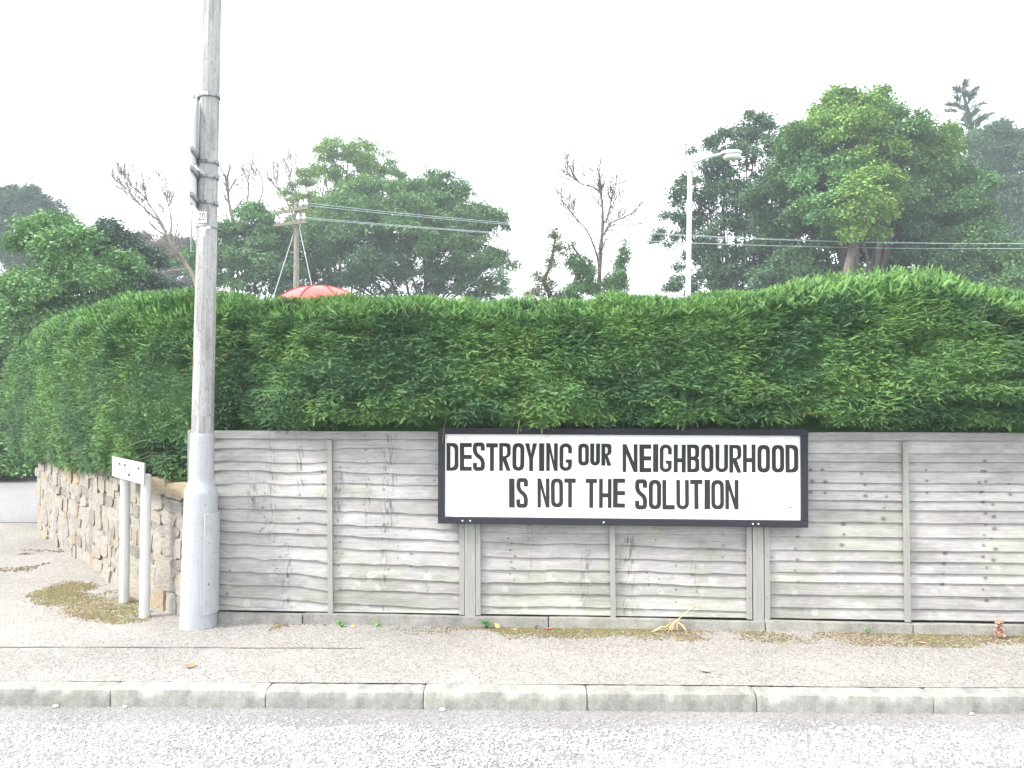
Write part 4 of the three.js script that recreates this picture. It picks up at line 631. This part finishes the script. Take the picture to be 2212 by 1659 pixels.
// ivy covered stems
for (const [label, pts, px] of [
  ['thin ivy-clad stem with loose yellowish leaves, farthest from the street lamp', [[1175, 610, 22], [1190, 570, 18], [1205, 540, 20], [1200, 510, 16], [1160, 600, 14], [1190, 640, 24], [1150, 640, 20]], 1185],
  ['broad ivy mass wrapped round the foot of the bare forked tree', [[1245, 600, 26], [1235, 560, 15], [1262, 575, 22], [1275, 620, 28], [1237, 530, 8], [1240, 640, 30], [1280, 590, 14]], 1255],
  ['leaning ivy-clad stem on the street lamp side of the bare forked tree', [[1320, 620, 24], [1332, 590, 20], [1340, 565, 16], [1345, 545, 11], [1320, 645, 28], [1347, 528, 6]], 1322]]) {
  const d = 21.5, b = at(px, 850, d); b.y = -0.18; srand(620 + px); const g = thing('ivy_stem', label, 'tree', [b.x, b.y, b.z]); const inv = b.clone().negate(); const up = pts.slice().sort((p, q) => q[1] - p[1]);
  part('trunk', limb([b, ...up.filter((_, i) => i % 2 === 0).map(p => at(p[0], p[1], d))], 0.09, 0.025).translate(inv.x, inv.y, inv.z), bark(0.12, 0.1, 0.08), g);
  const pal = px === 1185 ? [[[0.09, 0.13, 0.045], [0.15, 0.18, 0.06]]] : [[[0.07, 0.16, 0.055], [0.13, 0.25, 0.085]]];
  const list = foliage([], d, pts.map(p => [p[0], p[1], p[2], 0, px === 1185 ? 0.55 : 1.1, 0]), pal, 0.14, 60, 0.9); list.forEach(e => e.p.add(inv)); instanced('crown', clumpGeo, treeLeaf, list, g);
}

// ---------------------------------------------------------------- telegraph pole, wires, street lamp, red canopy
{
  const d = 24, b = at(639, 850, d); b.y = -0.18; const g = thing('telegraph_pole', 'wooden telegraph pole with two crossarms and white insulators above the red canopy', 'utility pole', [b.x, b.y, b.z]); const inv = b.clone().negate();
  const wood = bark(0.36, 0.33, 0.29), L = (x, y, z = 0) => at(x, y, d - z).add(inv);
  part('pole', tube([V(0, 0, 0), L(639, 600), L(639, 440)], [0.11, 0.082, 0.07], 14), wood, g);
  part('pole_cap', new THREE.ConeGeometry(0.085, 0.07, 14).translate(...L(639, 437).toArray()), wood, g);
  const arm = (x0, y0, x1, y1) => { const p = L(x0, y0, 0.14), q = L(x1, y1, 0.14), l = p.distanceTo(q); const o = part('crossarm', bx(l, 0.085, 0.08), wood, g); o.position.copy(p).lerp(q, 0.5); o.rotation.z = Math.atan2(q.y - p.y, q.x - p.x); };
  arm(596, 459, 664, 447); arm(590, 486, 661, 478);
  const white = mat(0.75, 0.75, 0.74, { roughness: 0.3 });
  for (const [x, y] of [[603, 447], [615, 445], [649, 441], [659, 439], [610, 474], [643, 471], [655, 470], [597, 477]]) { const s = new THREE.LatheGeometry([[0, 0.2], [0.035, 0.19], [0.045, 0.14], [0.035, 0.12], [0.06, 0.1], [0.065, 0.04], [0.05, 0.02], [0.015, 0.0], [0.015, -0.1]].map(p => new THREE.Vector2(...p)), 10); const o = part('insulator', s, white, g); o.position.copy(L(x, y, 0.14)); o.position.y -= 0.05; }
  const steel = mat(0.4, 0.42, 0.42, { metalness: 0.5, roughness: 0.5 });
  part('arm_brace', tube([L(622, 455, 0.1), L(637, 486, 0.1)], 0.015, 5), steel, g); part('arm_brace', tube([L(654, 450, 0.1), L(640, 484, 0.1)], 0.015, 5), steel, g);
  for (const [a, c] of [[[636, 495], -60], [[643, 480], 62]]) { const p = L(...a), f = V(c / 1740 * d * 2.1, 0.02, 1.2); part('guy_wire', tube([p, f], 0.014, 5), steel, g); }
  for (const [x, y] of [[646, 560], [632, 545], [646, 520]]) part('climbing_step', cyl(0.012, 0.012, 0.16, 6).rotateZ(Math.PI / 2).translate(...L(x, y).toArray()), steel, g);
  const wm = mat(0.36, 0.45, 0.45, { roughness: 0.6 });
  const wires = [[659, 437, 0, 'topmost'], [649, 441, 4, 'second highest'], [655, 468, -14, 'second lowest'], [643, 470, -8, 'lowest']];
  wires.forEach(([x, y, dy, w]) => { const p = at(x, y, d - 0.14), q = at(2900, 503 + dy * -0.2 + (y - 437) * 0.35, 25); const pts = []; for (let i = 0; i <= 60; i++) { const t = i / 60, v = p.clone().lerp(q, t); v.y -= 4 * (0.69 - (y - 437) * 0.004) * t * (1 - t); pts.push(v); } const o = part('overhead_wire', tube(pts, 0.008, 5), wm, scene); o.name = numbered('overhead_wire'); o.userData.label = `${w} overhead wire running from the telegraph pole past the street lamp`; o.userData.category = 'wire'; });
}
{
  const d = 16, b = at(1486, 850, d); b.y = -0.18; const g = thing('street_lamp', 'pale street lamp with short curved arm and flat lantern before the dark tree', 'street lamp', [b.x, b.y, b.z]); const inv = b.clone().negate(), L = (x, y, z = 0) => at(x, y, d - z).add(inv);
  const m = mat(0.62, 0.65, 0.67, { roughness: 0.5, metalness: 0.15 });
  part('column', tube([V(0, 0, 0), L(1487, 640), L(1492, 368)], [0.09, 0.052, 0.048], 16), m, g);
  part('collar', tube([L(1492, 370), L(1492.4, 346)], [0.062, 0.06], 16), m, g); part('collar_cap', new THREE.SphereGeometry(0.06, 14, 6).scale(1, 0.4, 1).translate(...L(1492.4, 346).toArray()), m, g);
  const c = new THREE.CatmullRomCurve3([L(1493, 352), L(1508, 346), L(1530, 338), L(1560, 331)]).getPoints(14); part('arm', tube(c, c.map((_, i) => lerp(0.035, 0.03, i / 14)), 10), m, g);
  part('arm_brace', tube([L(1493, 362), L(1515, 347)], 0.015, 6), m, g);
  const p0 = L(1557, 331), p1 = L(1605, 329); const len = p1.distanceTo(p0);
  const head = part('lantern_housing', (() => { const q = new THREE.SphereGeometry(1, 28, 14, 0, Math.PI * 2, 0, Math.PI * 0.55); const p = q.attributes.position; for (let k = 0; k < p.count; k++) { const x = p.getX(k); p.setXYZ(k, Math.sign(x) * Math.pow(Math.abs(x), 0.62) * len / 2, p.getY(k) * 0.075, p.getZ(k) * 0.13); } q.computeVertexNormals(); return q; })(), m, g); head.position.copy(p0).lerp(p1, 0.5); head.rotation.z = 0.03;
  part('bowl', (() => { const q = new THREE.SphereGeometry(1, 24, 10, 0, Math.PI * 2, Math.PI * 0.5, Math.PI * 0.5); const p = q.attributes.position; for (let k = 0; k < p.count; k++) { const x = p.getX(k), y = p.getY(k); p.setXYZ(k, Math.sign(x) * Math.pow(Math.abs(x), 0.5) * len * 0.4 + 0.02, -Math.pow(Math.max(0, -y), 0.45) * 0.12 - 0.01, p.getZ(k) * 0.11); } q.computeVertexNormals(); return q; })(), mat(0.62, 0.66, 0.6, { roughness: 0.25 }), g).position.copy(head.position);
}
{
  const d = 8.2, b = at(690, 850, d); b.y = -0.18; const g = thing('domed_canopy', 'glossy red domed canopy just showing above the hedge by the telegraph pole', 'canopy', [b.x, b.y, b.z]); const inv = b.clone().negate(); const apex = at(690, 618, d).add(inv).y;
  const red = new THREE.MeshPhysicalMaterial({ color: C(0.5, 0.06, 0.045), roughness: 0.5, clearcoat: 0.25, clearcoatRoughness: 0.3, side: THREE.DoubleSide }), pale = new THREE.MeshPhysicalMaterial({ color: C(0.72, 0.52, 0.44), roughness: 0.3, clearcoat: 0.5, side: THREE.DoubleSide });  // the lighter panel paints the white highlight on the dome as colour
  const R = 0.54, n = 8; const prof = t => [R * Math.sin(t * 1.45) / Math.sin(1.45), apex - R * 0.62 * (1 - Math.cos(t * 1.45)) / (1 - Math.cos(1.45))];
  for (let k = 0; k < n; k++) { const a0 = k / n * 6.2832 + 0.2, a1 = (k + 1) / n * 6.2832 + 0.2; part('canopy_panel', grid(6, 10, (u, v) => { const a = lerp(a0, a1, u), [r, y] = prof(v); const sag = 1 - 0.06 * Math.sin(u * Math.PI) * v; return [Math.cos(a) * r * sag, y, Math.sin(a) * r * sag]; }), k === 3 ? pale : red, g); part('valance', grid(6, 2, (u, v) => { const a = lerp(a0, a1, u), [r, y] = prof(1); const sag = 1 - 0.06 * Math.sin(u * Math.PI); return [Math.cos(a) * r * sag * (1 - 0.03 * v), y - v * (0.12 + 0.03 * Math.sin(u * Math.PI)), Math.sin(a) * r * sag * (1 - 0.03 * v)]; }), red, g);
    const pts = []; for (let i = 0; i <= 8; i++) { const [r, y] = prof(i / 8); pts.push(V(Math.cos(a0) * r, y + 0.004, Math.sin(a0) * r)); } part('rib', tube(pts, 0.007, 5), mat(0.3, 0.03, 0.03), g); }
  part('pole', cyl(0.022, 0.022, apex, 12, 0, apex / 2, 0), mat(0.7, 0.7, 0.7), g);
}

// ---------------------------------------------------------------- moss, litter and weeds on the pavement
{
  srand(701); const geo = new THREE.IcosahedronGeometry(1, 0), list = [], twig = [];
  const onPave = (x, d) => paveY(x, d) + 0.008 * (fbm(x * 1.5, d * 1.5, 16) - 0.5);
  const polyPts = [[55, 1290], [100, 1268], [150, 1256], [230, 1268], [300, 1300], [318, 1338], [250, 1344], [190, 1337], [140, 1322], [90, 1306]].map(([x, y]) => { const d = 1740 * 1.55 / (y - 850); return [(x - 1106) / 1740 * d, d]; });
  const inside = (x, y) => { let c = false; for (let i = 0, j = polyPts.length - 1; i < polyPts.length; j = i++) { const [xi, yi] = polyPts[i], [xj, yj] = polyPts[j]; if ((yi > y) !== (yj > y) && x < (xj - xi) * (y - yi) / (yj - yi) + xi) c = !c; } return c; };
  const tuft = (x, d, s, t) => { const c = t < 0.45 ? mix3([0.12, 0.11, 0.035], [0.21, 0.2, 0.06], rnd()) : t < 0.8 ? mix3([0.09, 0.065, 0.035], [0.16, 0.12, 0.07], rnd()) : mix3([0.22, 0.18, 0.11], [0.32, 0.27, 0.18], rnd()); list.push({ p: V(x, onPave(x, d) + s * 0.1, -d), q: eul(0, rr(0, 6.28), 0), sv: V(s * rr(0.8, 1.6), s * rr(0.3, 0.7), s), c }); };
  for (let i = 0; i < 42000; i++) { const x = rr(-3.95, -2.35), d = rr(5.4, 6.75); if (!inside(x + 0.06 * gauss(), d + 0.06 * gauss())) continue; if (fbm(x * 5, d * 5, 705) < rr(0.3, 0.62)) continue; tuft(x, d, rr(0.003, 0.0085), rnd() * 0.7 + 0.5 * (vn(x * 4, d * 4, 706)) - 0.1); }
  for (let i = 0; i < 2600; i++) { const x = rr(-5.6, -4.2), d = rr(7.0, 8.0); if (fbm(x * 2.4, d * 4, 707) < 0.54) continue; tuft(x, d, rr(0.006, 0.014), rr(0.45, 0.9)); }
  for (let i = 0; i < 22000; i++) {                                       // along the foot of the fence
    const x = rr(-1.6, 3.4), back = Math.pow(rnd(), 1.5) * 0.26, d = fenceD(x) - 0.085 - back; const n = fbm(x * 2.2, d * 3, 709); const amt = smooth(-1.5, -0.9, x) * (x < 2.9 ? 1 : 0.5);
    if (n - back * 1.3 + 0.12 * amt < rr(0.38, 0.58)) continue; tuft(x, d, rr(0.0025, 0.008), rnd() * 0.6 + 0.5 * vn(x * 3, 4, 711));
  }
  const o = instanced('moss', geo, mat(1, 1, 1, { roughness: 1 }), list, scene); Object.assign(o.userData, { label: 'olive and brown moss and litter on the pavement by wall and fence', category: 'moss' });

  const leafShape = (l, w, curl) => grid(4, 4, (u, v) => { const x = (u - 0.5) * w * Math.sin(Math.PI * Math.pow(v, 0.8)) * 1.0, y = curl * (v - 0.5) * (v - 0.5) * l + curl * x * x * 8; return [x, y, (0.5 - v) * l]; });
  const fallen = (x, d, l, col, label, tilt = 0.3) => { const m = part('fallen_leaf', leafShape(l, l * 0.55, rr(0.3, 0.8)), mat(...col, { side: THREE.DoubleSide }), scene); m.name = numbered('fallen_leaf'); m.position.set(x, onPave(x, d) + 0.006 + tilt * l * 0.3, -d); m.rotation.set(tilt, rr(0, 6.28), rr(-0.2, 0.2)); m.userData = { label, category: 'leaf', group: 'fallen leaves on the pavement' }; };
  fallen(-1.055, 5.36, 0.035, [0.55, 0.26, 0.07], 'small orange fallen leaf by the first weed at the fence foot', 0.9);
  fallen(-0.1, 5.33, 0.05, [0.6, 0.38, 0.1], 'yellow fallen leaf propped against the gravel board near the fence post', 1.1);
  fallen(0.02, 5.3, 0.045, [0.42, 0.25, 0.18], 'tan fallen leaf lying flat below the lettered board', 0.1);
  fallen(0.16, 5.33, 0.04, [0.1, 0.05, 0.045], 'dark shrivelled leaf below the lettered board', 0.5);
  fallen(0.24, 5.31, 0.06, [0.4, 0.14, 0.1], 'reddish fallen leaf under the joint of the gravel board', 0.12);
  fallen(1.08, 4.55, 0.085, [0.62, 0.5, 0.45], 'pale pinkish curled leaf alone in the middle of the pavement', 0.12);
  fallen(-1.84, 4.62, 0.08, [0.3, 0.18, 0.1], 'thin brown leaf on the pavement near the kerb', 0.03);
  fallen(2.55, 5.02, 0.06, [0.5, 0.3, 0.22], 'brownish leaf on the pavement in front of the last fence panel', 0.05);
  const weed = (name, label, x, d, n, l, c0, c1, up, cat = 'plant') => { const g = thing(name, label, cat, [x, onPave(x, d), -d]); const ms = [mat(...c0, { side: THREE.DoubleSide }), mat(...c1, { side: THREE.DoubleSide })]; for (let i = 0; i < n; i++) { const a = rr(0, 6.28), h = rr(0.2, 1) * up, rad = rr(0.15, 1) * l; const tip = V(Math.cos(a) * rad, h, Math.sin(a) * rad * 0.5 + 0.01); part('stem', tube([V(0, -0.01, 0), V(tip.x * 0.4, h * 0.7, tip.z * 0.4), tip], 0.0012, 4), ms[0], g); const lf = part('leaf', leafShape(rr(0.5, 0.9) * l, rr(0.35, 0.5) * l, 0.6), ms[i % 2], g); lf.position.copy(tip); lf.rotation.set(rr(0.2, 0.9), a, rr(-0.4, 0.4)); } };
  weed('weed', 'small bright green weed against the gravel board of the first fence panel', -1.13, 5.385, 12, 0.035, [0.07, 0.18, 0.05], [0.12, 0.28, 0.07], 0.045);
  weed('weed', 'two-leaved green seedling at the foot of the first fence panel', -0.9, 5.39, 5, 0.035, [0.08, 0.2, 0.05], [0.14, 0.32, 0.07], 0.06);
  weed('weed', 'dark green weed cluster beside the fence post under the board', -0.17, 5.345, 16, 0.04, [0.05, 0.14, 0.045], [0.09, 0.22, 0.06], 0.05);
  weed('weed', 'faint green weed at the foot of the last fence panel', 2.3, 5.21, 8, 0.03, [0.1, 0.2, 0.07], [0.15, 0.28, 0.1], 0.05);
  weed('red_weed', 'reddish dried weed in front of the last fence panel', 3.08, 5.12, 60, 0.035, [0.38, 0.2, 0.15], [0.5, 0.32, 0.25], 0.12);
  { // dried stalk
    const p = at(1436, 1356, 5.27); const g = thing('dried_stalk', 'dry straw-coloured stalk with withered leaves leaning on the fence foot', 'plant', [p.x, onPave(p.x, 5.27), p.z]); const st = mat(0.62, 0.47, 0.25, { side: THREE.DoubleSide });
    part('stalk', tube([V(0, 0.005, 0), V(0.07, 0.055, -0.02), V(0.15, 0.12, -0.03), V(0.205, 0.165, -0.03)], [0.004, 0.0038, 0.003, 0.002], 7), st, g); part('bent_tip', tube([V(0.205, 0.165, -0.03), V(0.225, 0.168, -0.025), V(0.215, 0.145, -0.02), V(0.2, 0.135, -0.02)], 0.003, 6), st, g);
    for (let i = 0; i < 12; i++) { const t = rnd(), b = V(t * 0.1, t * 0.08, -0.01), e = b.clone().add(V(rr(-0.14, 0.09), -t * 0.075 + rr(0, 0.015), rr(0.0, 0.07))); part('withered_leaf', tube([b, b.clone().lerp(e, 0.5).add(V(0, 0.012, 0)), e], [0.003, 0.005, 0.001], 4), i % 3 ? st : mat(0.5, 0.3, 0.12), g); }
  }
  { const m = part('paper_scrap', new THREE.BoxGeometry(0.13, 0.012, 0.05, 4, 1, 2), mat(0.8, 0.8, 0.78), scene); m.userData = { label: 'flat white scrap of litter on the ground beside the stone wall', category: 'litter' }; const p = at(188, 1197, 7.75); m.position.set(p.x, 0.008, p.z); m.rotation.y = 0.1; const q = m.geometry.attributes.position; for (let k = 0; k < q.count; k++) q.setY(k, q.getY(k) + 0.008 * Math.sin(q.getX(k) * 60)); m.geometry.computeVertexNormals(); }
  // stray stones in the gutter
  [[238 + 20, 'by the kerb joint'], [955, 'below the middle of the kerb'], [2090, 'below the far kerb joint'], [30 + 75, 'near the corner end of the kerb']].forEach(([px, w], i) => { const x = (px - 1106) / 1740 * 4.2; const q = new THREE.IcosahedronGeometry(0.009 + 0.003 * (i % 2), 1); const p = q.attributes.position; for (let k = 0; k < p.count; k++) { const f = 0.8 + 0.4 * vn3(p.getX(k) * 90, p.getY(k) * 90, p.getZ(k) * 90, 731); p.setXYZ(k, p.getX(k) * f * 1.3, p.getY(k) * f * 0.8, p.getZ(k) * f); } q.computeVertexNormals(); const m = part('pebble', q, mat(0.6, 0.59, 0.56), scene); m.name = numbered('pebble'); m.position.set(x, -0.105, -(kerbD(x) - 0.02)); m.userData = { label: `small pale pebble in the gutter ${w}`, category: 'pebble' }; });
}
mark(scene);
renderer.render(scene, camera);
